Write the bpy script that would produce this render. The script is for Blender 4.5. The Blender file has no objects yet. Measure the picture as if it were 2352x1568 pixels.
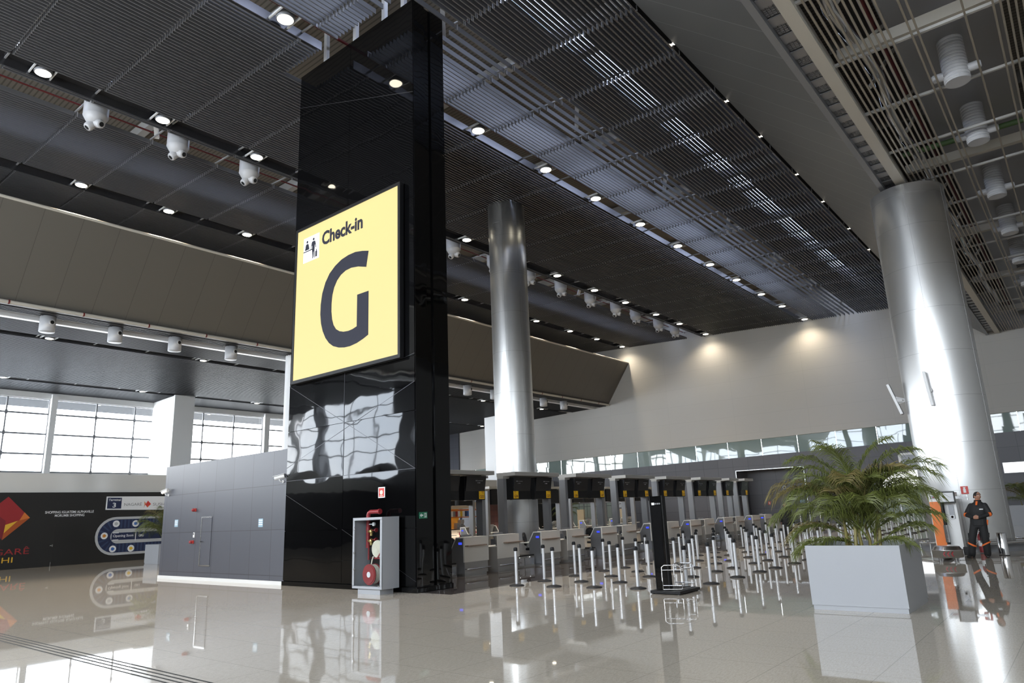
import bpy, bmesh, math, random
from mathutils import Vector, Matrix, Euler
S = bpy.context.scene
COL = S.collection
PI = math.pi
rnd = random.Random(7)

# ------------------------------------------------------------------ helpers
class MB:
    """collects shapes and links them as ONE mesh object"""
    def __init__(s): s.v = []; s.f = []; s.sm = []; s.mi = []; s.cur = 0
    def add(s, vs, fs, smooth=False):
        o = len(s.v); s.v += [tuple(p) for p in vs]
        for f in fs: s.f.append([o+i for i in f]); s.sm.append(smooth); s.mi.append(s.cur)
    def box(s, x0, x1, y0, y1, z0, z1):
        x0, x1 = min(x0, x1), max(x0, x1); y0, y1 = min(y0, y1), max(y0, y1); z0, z1 = min(z0, z1), max(z0, z1)
        v = [(x0,y0,z0),(x1,y0,z0),(x1,y1,z0),(x0,y1,z0),(x0,y0,z1),(x1,y0,z1),(x1,y1,z1),(x0,y1,z1)]
        s.add(v, [(0,3,2,1),(4,5,6,7),(0,1,5,4),(1,2,6,5),(2,3,7,6),(3,0,4,7)])
    def rbox(s, c, size, rot=(0,0,0)):
        R = Euler(rot).to_matrix(); a, b, d = [q/2 for q in size]; c = Vector(c)
        v = [c + R @ Vector((x*a, y*b, z*d)) for z in (-1,1) for (x,y) in ((-1,-1),(1,-1),(1,1),(-1,1))]
        s.add(v, [(0,3,2,1),(4,5,6,7),(0,1,5,4),(1,2,6,5),(2,3,7,6),(3,0,4,7)])
    def bar(s, p, q, w, h=None, up=(0,0,1)):
        p, q = Vector(p), Vector(q); h = h or w; d = (q-p).normalized(); up = Vector(up)
        if abs(d.dot(up)) > .99: up = Vector((1,0,0))
        a = d.cross(up).normalized(); b = a.cross(d)
        v = [o + a*(i*w/2) + b*(j*h/2) for o in (p,q) for i,j in ((-1,-1),(1,-1),(1,1),(-1,1))]
        s.add(v, [(0,3,2,1),(4,5,6,7),(0,1,5,4),(1,2,6,5),(2,3,7,6),(3,0,4,7)])
    def cyl(s, p, q, r, n=16, r2=None, caps=True, smooth=True):
        p, q = Vector(p), Vector(q); r2 = r if r2 is None else r2
        d = (q-p).normalized(); t = Vector((0,0,1)) if abs(d.z) < .9 else Vector((1,0,0))
        a = d.cross(t).normalized(); b = d.cross(a)
        c = [(math.cos(2*PI*i/n), math.sin(2*PI*i/n)) for i in range(n)]
        v = [p + a*(x*r) + b*(y*r) for x,y in c] + [q + a*(x*r2) + b*(y*r2) for x,y in c]
        s.add(v, [(i, n+i, n+(i+1)%n, (i+1)%n) for i in range(n)], smooth)
        if caps:
            s.add(v[:n], [tuple(range(n))]); s.add(v[n:], [tuple(range(n-1,-1,-1))])
    def tube(s, pts, r, n=8, closed=False):
        pts = [Vector(p) for p in pts]; m = len(pts); rings = []
        rr = r if isinstance(r, (list, tuple)) else [r]*m
        up = None
        for i, p in enumerate(pts):
            a = pts[i-1] if (i or closed) else p; b = pts[(i+1) % m] if (i < m-1 or closed) else p
            d = (b-a).normalized()
            if up is None: up = Vector((0,0,1)) if abs(d.z) < .9 else Vector((1,0,0))
            x = d.cross(up).normalized(); y = x.cross(d).normalized(); up = y
            rings.append([p + x*(rr[i]*math.cos(2*PI*k/n)) + y*(rr[i]*math.sin(2*PI*k/n)) for k in range(n)])
        v = [q for g in rings for q in g]; f = []
        for i in range(m if closed else m-1):
            j = (i+1) % m
            for k in range(n): f.append((i*n+k, i*n+(k+1)%n, j*n+(k+1)%n, j*n+k))
        s.add(v, f, True)
        if not closed:
            s.add(rings[0], [tuple(range(n-1,-1,-1))]); s.add(rings[-1], [tuple(range(n))])
    def lathe(s, prof, c=(0,0,0), n=24, smooth=True, axis='z'):
        c = Vector(c); v = []
        for r, h in prof:
            for i in range(n):
                a = 2*PI*i/n; x, y = r*math.cos(a), r*math.sin(a)
                v.append(c + (Vector((x,y,h)) if axis == 'z' else Vector((h,x,y)) if axis == 'x' else Vector((y,h,x))))
        f = [(k*n+i, k*n+(i+1)%n, (k+1)*n+(i+1)%n, (k+1)*n+i) for k in range(len(prof)-1) for i in range(n)]
        s.add(v, f, smooth)
        if prof[0][0] > 1e-5: s.add(v[:n], [tuple(range(n-1,-1,-1))])
        if prof[-1][0] > 1e-5: s.add(v[-n:], [tuple(range(n))])
    def ball(s, c, r, n=12, sc=(1,1,1)):
        m = n//2; prof = [(math.sin(PI*i/m), -math.cos(PI*i/m)) for i in range(m+1)]
        c = Vector(c); v = [c + Vector((a*math.cos(2*PI*k/n)*r*sc[0], a*math.sin(2*PI*k/n)*r*sc[1], h*r*sc[2])) for a,h in prof for k in range(n)]
        s.add(v, [(k*n+i, k*n+(i+1)%n, (k+1)*n+(i+1)%n, (k+1)*n+i) for k in range(m) for i in range(n)], True)
    def prism(s, poly, fn, t0, t1):
        """2-D polygon (may be concave) extruded along the third axis; fn(u,v,t) -> point"""
        n = len(poly); a = [Vector(fn(u,v,t0)) for u,v in poly]; b = [Vector(fn(u,v,t1)) for u,v in poly]
        s.add(a+b, [tuple(range(n)), tuple(range(2*n-1, n-1, -1))] + [(i, n+i, n+(i+1)%n, (i+1)%n) for i in range(n)])
    def quad(s, a, b, c, d): s.add([a,b,c,d], [(0,1,2,3)])
    def build(s, name, m, parent=None, bevel=0, loc=None, seg=2):
        me = bpy.data.meshes.new(name); me.from_pydata(s.v, [], s.f); 
        me.polygons.foreach_set('use_smooth', s.sm); me.polygons.foreach_set('material_index', s.mi)
        me.update()
        bm = bmesh.new(); bm.from_mesh(me); bmesh.ops.remove_doubles(bm, verts=bm.verts, dist=1e-6) if bevel else None
        bmesh.ops.recalc_face_normals(bm, faces=bm.faces); bm.to_mesh(me); bm.free()
        for k in (m if isinstance(m, (list, tuple)) else [m]): me.materials.append(k)
        o = bpy.data.objects.new(name, me); COL.objects.link(o)
        if parent: o.parent = parent
        if loc: o.location = loc
        if bevel:
            b = o.modifiers.new('b', 'BEVEL'); b.width = bevel; b.segments = seg; b.limit_method = 'ANGLE'; b.angle_limit = .6
        return o

def tag(o, label=None, cat=None, group=None, kind=None):
    if label: o['label'] = label
    if cat: o['category'] = cat
    if group: o['group'] = group
    if kind: o['kind'] = kind
    return o
def thing(name, label, cat, loc=(0,0,0), rz=0, group=None):
    o = bpy.data.objects.new(name, None); COL.objects.link(o); o.empty_display_size = .1
    o.location = loc; o.rotation_euler = (0,0,rz)
    return tag(o, label, cat, group)
def struct(mb, name, m, **k): return tag(mb.build(name, m, **k), kind='structure')
def dup(root, loc, rz=None, label=None, group=None):
    r = root.copy(); COL.objects.link(r); r.location = loc
    if rz is not None: r.rotation_euler = (0,0,rz)
    if label: r['label'] = label
    if group: r['group'] = group
    for ch in KIDS[root.name]:
        c = ch.copy(); COL.objects.link(c); c.parent = r
        for g in KIDS.get(ch.name, []):
            d = g.copy(); COL.objects.link(d); d.parent = c
    return r
KIDS = {}
def scan(root):
    """remember the children of a finished thing so dup() can copy them"""
    KIDS[root.name] = [o for o in COL.objects if o.parent is root]
    for ch in KIDS[root.name]: KIDS[ch.name] = [o for o in COL.objects if o.parent is ch]
ORD = ['zeroth','first','second','third','fourth','fifth','sixth','seventh','eighth','ninth','tenth','eleventh','twelfth','thirteenth','fourteenth','fifteenth','sixteenth','seventeenth','eighteenth','nineteenth','twentieth']
def text(s, size_w, h, fn, m, name='lettering', parent=None, depth=.004, bold=0, anchor='l'):
    """lettering fitted into a width/height and laid with fn(u,v,t)"""
    cu = bpy.data.curves.new('t', 'FONT'); cu.body = s; cu.size = 1; cu.extrude = .5; cu.offset = bold; cu.resolution_u = 3
    o = bpy.data.objects.new('t', cu); COL.objects.link(o)
    bpy.context.view_layer.update()
    me = bpy.data.meshes.new_from_object(o.evaluated_get(bpy.context.evaluated_depsgraph_get()))
    bpy.data.objects.remove(o); bpy.data.curves.remove(cu)
    xs = [v.co.x for v in me.vertices]; ys = [v.co.y for v in me.vertices]
    x0, x1, y0, y1 = min(xs), max(xs), min(ys), max(ys)
    sx = size_w/(x1-x0); sy = h/(y1-y0)
    for v in me.vertices:
        u = (v.co.x-x0)*sx; w = (v.co.y-y0)*sy
        if anchor == 'c': u -= size_w/2
        v.co = Vector(fn(u, w, depth if v.co.z > 0 else -.001))
    bm = bmesh.new(); bm.from_mesh(me); bmesh.ops.recalc_face_normals(bm, faces=bm.faces); bm.to_mesh(me); bm.free()
    me.materials.append(m); me.name = name
    ob = bpy.data.objects.new(name, me); COL.objects.link(ob)
    if parent: ob.parent = parent
    return ob

# ------------------------------------------------------------------ materials
def mat(name, c, rough=.5, metal=0., emit=None, es=0., alpha=1., spec=.5, coat=0., aniso=0., noise=0., nscale=8., bump=0., bscale=20.):
    m = bpy.data.materials.new(name); m.use_nodes = True; nt = m.node_tree; b = nt.nodes['Principled BSDF']
    b.inputs['Base Color'].default_value = (*c, 1); b.inputs['Roughness'].default_value = rough; b.inputs['Metallic'].default_value = metal
    b.inputs['Specular IOR Level'].default_value = spec; b.inputs['Coat Weight'].default_value = coat; b.inputs['Alpha'].default_value = alpha
    b.inputs['Anisotropic'].default_value = aniso
    if emit: b.inputs['Emission Color'].default_value = (*emit, 1); b.inputs['Emission Strength'].default_value = es
    if noise or bump:
        tc = nt.nodes.new('ShaderNodeTexCoord'); n = nt.nodes.new('ShaderNodeTexNoise'); n.inputs['Scale'].default_value = nscale; n.inputs['Detail'].default_value = 4
        nt.links.new(tc.outputs['Object'], n.inputs['Vector'])
        if noise:
            mx = nt.nodes.new('ShaderNodeMix'); mx.data_type = 'RGBA'
            mx.inputs['A'].default_value = (*[q*(1-noise) for q in c], 1); mx.inputs['B'].default_value = (*[min(1, q*(1+noise)) for q in c], 1)
            nt.links.new(n.outputs['Fac'], mx.inputs['Factor']); nt.links.new(mx.outputs['Result'], b.inputs['Base Color'])
        if bump:
            n2 = nt.nodes.new('ShaderNodeTexNoise'); n2.inputs['Scale'].default_value = bscale; n2.inputs['Detail'].default_value = 1
            nt.links.new(tc.outputs['Object'], n2.inputs['Vector'])
            bp = nt.nodes.new('ShaderNodeBump'); bp.inputs['Strength'].default_value = 1; bp.inputs['Distance'].default_value = bump
            nt.links.new(n2.outputs['Fac'], bp.inputs['Height']); nt.links.new(bp.outputs['Normal'], b.inputs['Normal'])
    return m
def panelled(name, c, seam, axes, w, h, mortar=.006, rough=.5, var=.03, offs=(0,0), metal=0., freq=0., spec=.5, bump=0.):
    """a surface of panels with seams; axes picks the two world axes the grid runs on"""
    m = mat(name, c, rough, metal, spec=spec); nt = m.node_tree; b = nt.nodes['Principled BSDF']
    g = nt.nodes.new('ShaderNodeNewGeometry'); sp = nt.nodes.new('ShaderNodeSeparateXYZ'); cb = nt.nodes.new('ShaderNodeCombineXYZ')
    nt.links.new(g.outputs['Position'], sp.inputs[0])
    nt.links.new(sp.outputs[axes[0]], cb.inputs['X']); nt.links.new(sp.outputs[axes[1]], cb.inputs['Y'])
    ad = nt.nodes.new('ShaderNodeVectorMath'); ad.operation = 'ADD'; ad.inputs[1].default_value = (offs[0], offs[1], 0); nt.links.new(cb.outputs[0], ad.inputs[0])
    br = nt.nodes.new('ShaderNodeTexBrick'); br.offset = freq; br.inputs['Scale'].default_value = 1
    br.inputs['Brick Width'].default_value = w; br.inputs['Row Height'].default_value = h; br.inputs['Mortar Size'].default_value = mortar; br.inputs['Mortar Smooth'].default_value = .1
    br.inputs['Color1'].default_value = (*[q*(1-var) for q in c], 1); br.inputs['Color2'].default_value = (*[q*(1+var) for q in c], 1); br.inputs['Mortar'].default_value = (*seam, 1)
    nt.links.new(ad.outputs[0], br.inputs['Vector']); nt.links.new(br.outputs['Color'], b.inputs['Base Color'])
    return m
def granite(name, c1, c2, seam, tile):
    m = panelled(name, c1, seam, ('X','Y'), tile, tile, .004, .025, .0)
    nt = m.node_tree; b = nt.nodes['Principled BSDF']; br = [n for n in nt.nodes if n.type == 'TEX_BRICK'][0]
    tc = nt.nodes.new('ShaderNodeTexCoord'); mp = nt.nodes.new('ShaderNodeMapping'); mp.inputs['Scale'].default_value = (14, 55, 1)
    nt.links.new(tc.outputs['Object'], mp.inputs['Vector'])
    n = nt.nodes.new('ShaderNodeTexNoise'); n.inputs['Scale'].default_value = 1; n.inputs['Detail'].default_value = 6; n.inputs['Roughness'].default_value = .7; nt.links.new(mp.outputs[0], n.inputs['Vector'])
    n3 = nt.nodes.new('ShaderNodeTexNoise'); n3.inputs['Scale'].default_value = 90; n3.inputs['Detail'].default_value = 2; nt.links.new(tc.outputs['Object'], n3.inputs['Vector'])
    av = nt.nodes.new('ShaderNodeMath'); av.operation = 'MULTIPLY_ADD'; av.inputs[1].default_value = .6; nt.links.new(n.outputs['Fac'], av.inputs[0])
    av2 = nt.nodes.new('ShaderNodeMath'); av2.operation = 'MULTIPLY'; av2.inputs[1].default_value = .4; nt.links.new(n3.outputs['Fac'], av2.inputs[0]); nt.links.new(av2.outputs[0], av.inputs[2])
    cr = nt.nodes.new('ShaderNodeValToRGB'); cr.color_ramp.elements[0].position = .38; cr.color_ramp.elements[0].color = (*c2, 1); cr.color_ramp.elements[1].position = .58; cr.color_ramp.elements[1].color = (*c1, 1)
    nt.links.new(av.outputs[0], cr.inputs['Fac'])
    mx = nt.nodes.new('ShaderNodeMix'); mx.data_type = 'RGBA'; nt.links.new(br.outputs['Fac'], mx.inputs['Factor']); nt.links.new(cr.outputs['Color'], mx.inputs['A']); mx.inputs['B'].default_value = (*seam, 1)
    nt.links.new(mx.outputs['Result'], b.inputs['Base Color'])
    return m
def glass(name, tint=(.95,1,1), mix=.12, rough=0.):
    m = bpy.data.materials.new(name); m.use_nodes = True; nt = m.node_tree; nt.nodes.remove(nt.nodes['Principled BSDF'])
    t = nt.nodes.new('ShaderNodeBsdfTransparent'); t.inputs[0].default_value = (*tint, 1)
    g = nt.nodes.new('ShaderNodeBsdfGlossy'); g.inputs['Roughness'].default_value = rough
    x = nt.nodes.new('ShaderNodeMixShader'); x.inputs[0].default_value = mix
    nt.links.new(t.outputs[0], x.inputs[1]); nt.links.new(g.outputs[0], x.inputs[2]); nt.links.new(x.outputs[0], nt.nodes['Material Output'].inputs[0])
    return m
def brushed(name, c, rough, an=.75):
    m = mat(name, c, rough, 1., aniso=an); nt = m.node_tree; b = nt.nodes['Principled BSDF']
    t = nt.nodes.new('ShaderNodeTangent'); t.direction_type = 'RADIAL'; t.axis = 'Z'; nt.links.new(t.outputs[0], b.inputs['Tangent'])
    return m

M = dict(
 floor = granite('polished_beige_granite', (.58,.52,.435), (.43,.385,.32), (.33,.30,.255), 1.0),
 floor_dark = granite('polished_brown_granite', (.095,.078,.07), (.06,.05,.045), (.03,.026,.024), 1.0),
 joint = mat('joint_rubber', (.035,.035,.033), .75),
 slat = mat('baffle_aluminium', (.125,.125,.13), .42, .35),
 slat_low_shaded = mat('low_baffle_aluminium_shaded', (.06,.062,.068), .42, .35),  # same aluminium as the main baffles, colour darkened to stand in for dimmer light
 slat_end = mat('rail_white', (.55,.55,.55), .5),
 deck = panelled('roof_deck', (.27,.245,.21), (.15,.135,.115), ('X','Y'), .18, 40, .03, .7),
 white_wall = panelled('pale_wall_panels', (.42,.41,.385), (.36,.35,.33), ('Y','Z'), 6.0, 1.5, .008, .55, .012, (1.5,.2)),
 plain_white = mat('white_painted_wall', (.62,.62,.61), .5, noise=.03, nscale=.5),
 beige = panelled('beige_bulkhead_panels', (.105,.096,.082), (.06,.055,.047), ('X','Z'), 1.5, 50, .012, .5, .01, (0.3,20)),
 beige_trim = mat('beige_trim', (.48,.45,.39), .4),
 dark_wall = panelled('charcoal_wall_tiles', (.085,.085,.098), (.045,.045,.05), ('Y','Z'), 1.3, 1.15, .014, .4, .10, (.3,-.05)),
 grey_panel = panelled('grey_composite_panels', (.066,.069,.083), (.03,.03,.035), ('Y','Z'), 1.11, 1.26, .010, .36, .05, (.22,-.24)),
 black_gloss = mat('black_glass_cladding', (.002,.002,.0022), .03, 0, spec=.42, bump=.012, bscale=1.1),
 black_gloss2 = mat('black_glass_flat', (.002,.002,.0022), .03, 0, spec=.42, bump=.004, bscale=1.3),
 seam = mat('cladding_seam', (.10,.10,.11), .3, .8),
 black = mat('black_satin', (.010,.010,.011), .4, spec=.25),
 black_board = mat('black_hoarding', (.012,.012,.012), .42, noise=.15, nscale=1.5),
 rubber = mat('black_rubber', (.015,.014,.014), .6),
 column = brushed('brushed_steel_cladding', (.64,.64,.635), .30),
 seamline = mat('column_seam', (.30,.30,.30), .4, .8),
 steel = mat('satin_steel', (.58,.58,.58), .27, 1.),
 chrome = mat('polished_steel', (.72,.72,.73), .08, 1.),
 post = mat('satin_aluminium_post', (.66,.67,.69), .36, .55),
 hook = mat('hook_grey', (.26,.26,.27), .5),
 dsteel = mat('dark_steel', (.23,.235,.25), .35, .35),
 canopy = mat('canopy_metal', (.42,.41,.385), .4, .3),
 channel = mat('lamp_channel', (.12,.12,.13), .25, .85),
 nozzle = mat('nozzle_grey_white', (.42,.42,.43), .45),
 csteel = mat('counter_steel', (.38,.365,.34), .32, .4),
 cwhite = mat('counter_laminate', (.76,.72,.65), .45),
 cedge = mat('counter_white_edge', (.80,.80,.78), .4),
 white = mat('white_paint', (.72,.72,.71), .45),
 white2 = mat('white_enamel', (.80,.80,.80), .35),
 planter = mat('grey_lacquer', (.34,.352,.375), .3, 0),
 soil = mat('soil', (.03,.022,.016), .9, noise=.4, nscale=30),
 leaf = mat('palm_leaf', (.115,.135,.03), .42, noise=.5, nscale=6.),
 leaf2 = mat('palm_leaf_brownish', (.17,.135,.045), .5, noise=.3, nscale=6.),
 stem = mat('palm_stem', (.20,.17,.05), .5, noise=.3, nscale=10),
 yellow = mat('backlit_yellow_face', (.22,.18,.05), .5, emit=(.58,.47,.25), es=1.0, spec=.2),
 lit_white = mat('backlit_white', (.9,.9,.9), .4, emit=(1,1,1), es=1.1),
 navy = mat('navy_print', (.014,.015,.026), .6, spec=.25),
 plate = mat('yellow_plate', (.75,.45,.012), .5, emit=(.8,.47,.01), es=.08),
 blue_lcd = mat('blue_display', (.02,.03,.4), .4, emit=(.04,.07,1.0), es=1.0),
 screen = mat('dark_screen', (.012,.012,.014), .16),
 screen_txt = mat('screen_text', (.25,.25,.26), .5),
 red = mat('red_enamel', (.23,.018,.022), .35),
 red_sign = mat('red_sign', (.55,.05,.04), .5),
 green_sign = mat('green_sign', (.02,.16,.09), .5),
 hose = mat('canvas_hose', (.66,.62,.50), .75, noise=.08, nscale=40),
 brass = mat('brass', (.62,.45,.18), .3, .9),
 glass = glass('clear_glass', (.93,.96,.97), .06),
 skyglass = glass('blue_tinted_glass', (.54,.60,.76), .06),
 doorglass = glass('cabinet_glass', (.90,.93,.94), .07),
 tealglass = mat('mirror_glass', (.22,.28,.265), .02, 0., spec=1.0, bump=.010, bscale=.45),
 frosted = panelled('pale_green_glass', (.30,.36,.33), (.08,.09,.09), ('Y','Z'), .9, 2.0, .02, .1),
 orange = mat('orange_vinyl', (.75,.17,.01), .4),
 grate = mat('perforated_steel', (.33,.35,.39), .4, .6),
 duct = mat('galvanised_duct', (.32,.32,.33), .4, .6),
 concrete = mat('dark_services', (.10,.092,.085), .8, noise=.2, nscale=2),
 gridtube = mat('grid_tube', (.36,.32,.26), .45, .4),
 gridbar = mat('grid_crossbar', (.42,.41,.39), .45),
 redpipe = mat('sprinkler_red', (.12,.012,.012), .45),
 greenpipe = mat('conduit_green', (.06,.11,.035), .6),
 soffit = panelled('grey_metal_soffit', (.12,.12,.12), (.24,.24,.24), ('X','Z'), 1.35, 60, .018, .36, .05, (0,30), metal=.55),
 lamp = mat('lamp_lens', (1,1,1), .3, emit=(1,.90,.70), es=13.),
 trimring = mat('lamp_trim', (.75,.72,.66), .3, .6),
 skin = mat('skin', (.34,.17,.11), .5), hair = mat('dark_hair', (.012,.010,.009), .6),
 jacket = mat('black_jacket', (.010,.010,.011), .75), trouser = mat('black_trousers', (.011,.011,.012), .8),
 hivis = mat('orange_cloth', (.70,.14,.02), .7), shoe = mat('black_shoe', (.012,.011,.01), .45),
 shirt = mat('white_shirt', (.70,.68,.64), .7), redcloth = mat('red_cloth', (.33,.02,.02), .7),
 shop_yellow = mat('shop_yellow_wall', (.80,.36,.008), .5),
 shop_wood = panelled('dark_red_wood', (.09,.03,.022), (.04,.014,.01), ('X','Z'), .5, .5, .02, .5, .3),
 tan = mat('tan_wall', (.50,.38,.25), .6), cream = mat('cream_light_wall', (.72,.58,.38), .6, emit=(1,.8,.5), es=.05),
 dred = mat('logo_red', (.26,.018,.022), .5), dred2 = mat('logo_deep_red', (.16,.012,.02), .5), dorange = mat('logo_orange', (.55,.15,.03), .5), dyellow = mat('logo_yellow', (.62,.36,.03), .5), dred3 = mat('logo_rust', (.33,.07,.015), .5),
 track_grey = mat('track_grey', (.42,.43,.44), .4), track_blue = mat('track_navy', (.012,.02,.06), .5), track_blue2 = mat('track_navy_light', (.03,.05,.11), .5), paper = mat('white_print', (.70,.71,.72), .5),
 fblue = mat('fish_blue', (.05,.14,.42), .5), fyellow = mat('fish_yellow', (.70,.45,.03), .5), forange = mat('fish_orange', (.55,.22,.03), .5), greytext = mat('grey_print', (.2,.2,.21), .5), lblue = mat('pale_blue_label', (.24,.36,.44), .5),
)

# ------------------------------------------------------------------ camera, world, view
cam = bpy.data.cameras.new('camera'); co = bpy.data.objects.new('camera', cam); COL.objects.link(co); S.camera = co
yaw, pit, roll = 0.681206788, 0.241576270, -0.0408177406
f = Vector((math.cos(yaw)*math.cos(pit), math.sin(yaw)*math.cos(pit), math.sin(pit)))
r = Vector((math.sin(yaw), -math.cos(yaw), 0)); u = r.cross(f)
r2 = r*math.cos(roll) + u*math.sin(roll); u2 = -r*math.sin(roll) + u*math.cos(roll)
co.matrix_world = Matrix(((r2.x,u2.x,-f.x,0),(r2.y,u2.y,-f.y,0),(r2.z,u2.z,-f.z,1.7),(0,0,0,1)))
cam.sensor_width = 36; cam.lens = 36*1595.76/2352; cam.clip_end = 500

SKY = 11.5
W = bpy.data.worlds.new('overcast'); S.world = W; W.use_nodes = True; nt = W.node_tree; bg = nt.nodes['Background']
tc = nt.nodes.new('ShaderNodeTexCoord'); n = nt.nodes.new('ShaderNodeTexNoise'); n.inputs['Scale'].default_value = 3; n.inputs['Detail'].default_value = 5
nt.links.new(tc.outputs['Generated'], n.inputs['Vector'])
cr = nt.nodes.new('ShaderNodeValToRGB'); cr.color_ramp.elements[0].position = .3; cr.color_ramp.elements[0].color = (.70,.80,.95,1); cr.color_ramp.elements[1].position = .65; cr.color_ramp.elements[1].color = (1,1,1,1)
nt.links.new(n.outputs['Fac'], cr.inputs['Fac']); nt.links.new(cr.outputs['Color'], bg.inputs['Color']); bg.inputs['Strength'].default_value = SKY
S.view_settings.view_transform = 'Standard'; S.view_settings.look = 'None'; S.view_settings.gamma = 1; S.view_settings.exposure = 0.22
S.view_settings.use_curve_mapping = False
S.cycles.max_bounces = 7; S.cycles.diffuse_bounces = 4; S.cycles.glossy_bounces = 4; S.cycles.transparent_max_bounces = 8; S.cycles.transmission_bounces = 4
S.cycles.caustics_reflective = False; S.cycles.caustics_refractive = False; S.cycles.sample_clamp_indirect = 6.; S.cycles.use_denoising = True
def portal(c, w, h, d):
    l = bpy.data.lights.new('portal', 'AREA'); l.shape = 'RECTANGLE'; l.size = w; l.size_y = h; l.cycles.is_portal = True
    o = bpy.data.objects.new('daylight_opening', l); COL.objects.link(o); o.location = c
    o.rotation_euler = Vector(d).to_track_quat('-Z', 'Y').to_euler(); return o
# ------------------------------------------------------------------ the hall
XN, XF, YL, YR = -12.0, 57.0, 53.0, -14.0            # near facade, far wall, window wall, right wall
zc = lambda y: 15.8 + .0476*(y-15.8)                 # main baffle ceiling
zl = lambda y: 11.3 - .031*(y-34.7)                  # low ceiling on the window side
ROOF = 18.6

mb = MB(); mb.box(XN, XF+3, YR, 41.55, -.2, 0); mb.box(XN, 40.8, 41.55, YL+3, -.2, 0); mb.box(52.4, XF+3, 41.55, YL+3, -.2, 0); mb.box(40.8, 52.4, 46.4, YL+3, -.2, 0); mb.box(40.8, 52.4, 41.55, 46.4, -.75, -.55); mb.cur = 1
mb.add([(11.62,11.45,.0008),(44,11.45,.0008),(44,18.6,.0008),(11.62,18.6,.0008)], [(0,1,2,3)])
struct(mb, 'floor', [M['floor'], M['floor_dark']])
mb = MB()
for k in range(4): mb.box(4.02+.09*k, 4.043+.09*k, YR, 41.4, -.02, .003)
struct(mb, 'trim_1', M['joint'])

# far wall: pale panels above, glass band, charcoal tiles below with a recess
zw = lambda y: 6.94 - .0104*(y-2.8); zg = lambda y: 5.64 - .0125*(y-3.2)
mb = MB(); X = XF
mb.add([(X,YR,zw(YR)),(X,59.1,zw(59.1)),(X,59.1,ROOF+1),(X,YR,ROOF+1)], [(0,1,2,3)])
mb.add([(X,YR,zw(YR)),(X,59.1,zw(59.1)),(X+.25,59.1,zw(59.1)),(X+.25,YR,zw(YR))], [(0,1,2,3)])
struct(mb, 'wall_far', M['white_wall'])
mb = MB()
R0, R1, RZ, RD = 17.45, 22.9, 4.3, 2.4
def dw(y0, y1, z0, z1): mb.add([(X,y0,z0 if not callable(z0) else z0(y0)),(X,y1,z0 if not callable(z0) else z0(y1)),(X,y1,z1 if not callable(z1) else z1(y1)),(X,y0,z1 if not callable(z1) else z1(y0))], [(0,1,2,3)])
dw(YR, R0, 0, zg); dw(R1, 41.5, 0, zg); dw(R0, R1, RZ, zg); dw(41.5, 59.1, 0, zg)
mb.add([(X,YR,zg(YR)),(X,59.1,zg(59.1)),(X+.25,59.1,zg(59.1)),(X+.25,YR,zg(YR))], [(0,1,2,3)])
mb.box(X+RD, X+RD+.1, R0, R1, 0, RZ); 
mb.add([(X,R1,0),(X+RD,R1,0),(X+RD,R1,RZ),(X,R1,RZ)], [(0,1,2,3)]); mb.add([(X,R0,0),(X+RD,R0,0),(X+RD,R0,RZ),(X,R0,RZ)], [(0,1,2,3)])
mb.add([(X,R0,RZ),(X+RD,R0,RZ),(X+RD,R1,RZ),(X,R1,RZ)], [(0,1,2,3)])
struct(mb, 'wall_far_base', M['dark_wall'])
mb = MB()
for y in (R0, R1): mb.box(X-.03, X+.02, y-.03, y+.03, 0, RZ+.05)
mb.box(X-.03, X+.02, R0, R1, RZ, RZ+.05)
struct(mb, 'trim_2', M['steel'])
mb = MB(); y = YR
while y < 57:
    a, b = y+.012, min(y+2.87, 56)
    mb.add([(X+.2+.004*math.sin(y*3),a,zg(a)),(X+.2-.006*math.sin(y*5),b,zg(b)),(X+.2+.01*math.cos(y*2),b,zw(b)),(X+.2,a,zw(a))], [(0,1,2,3)])
    y += 2.88
struct(mb, 'window_1', M['tealglass'])
# grey wall piece and white pier seen left of the slim column
mb = MB(); mb.box(56.85, 57.1, 54.4, 59, 0, 11.5); struct(mb, 'wall_corner', M['grey_panel'])
mb = MB(); mb.box(51.4, 52.7, 44.2, 45.6, 0, 11.05); struct(mb, 'wall_pier', M['white2'])
mb = MB(); mb.lathe([(.42,0),(.42,11.4)], (23.05,35.5,0), 32); struct(mb, 'wall_post', M['white2'])

# window wall on the left: sill wall, mullion columns, transoms, glazing bays
XW = 48.4
mb = MB(); mb.box(XN, XW, YL, YL+.3, 0, 5.45); mb.box(XN, XW, YL-.05, YL+.3, 10.3, ROOF+1); struct(mb, 'wall_left', M['plain_white'])
mb = MB(); mb.box(XW, XW+.2, YL, 59.2, 0, ROOF+1); mb.box(XW, XF+.5, 59, 59.2, 0, ROOF+1); struct(mb, 'wall_recess', M['plain_white'])
cols = [(-11.6,-11.1), (-3.9,-3.4), (6.1,6.5), (16.05,16.4), (31.75,32.2), (40,40.4), (48,48.4)]
mb = MB()
for a, b in cols: mb.box(a, b, YL-.35, YL+.02, 5.4, 10.6)
struct(mb, 'trim_3', M['plain_white'])
mb = MB(); mb.box(22.75, 24.2, 49.6, 53, 0, 10.85); struct(mb, 'wall_pier_left', M['plain_white'])
bays = []; x = XN
edges = [XN] + [c for ab in cols for c in ab] + [XW]
no = 2
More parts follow.
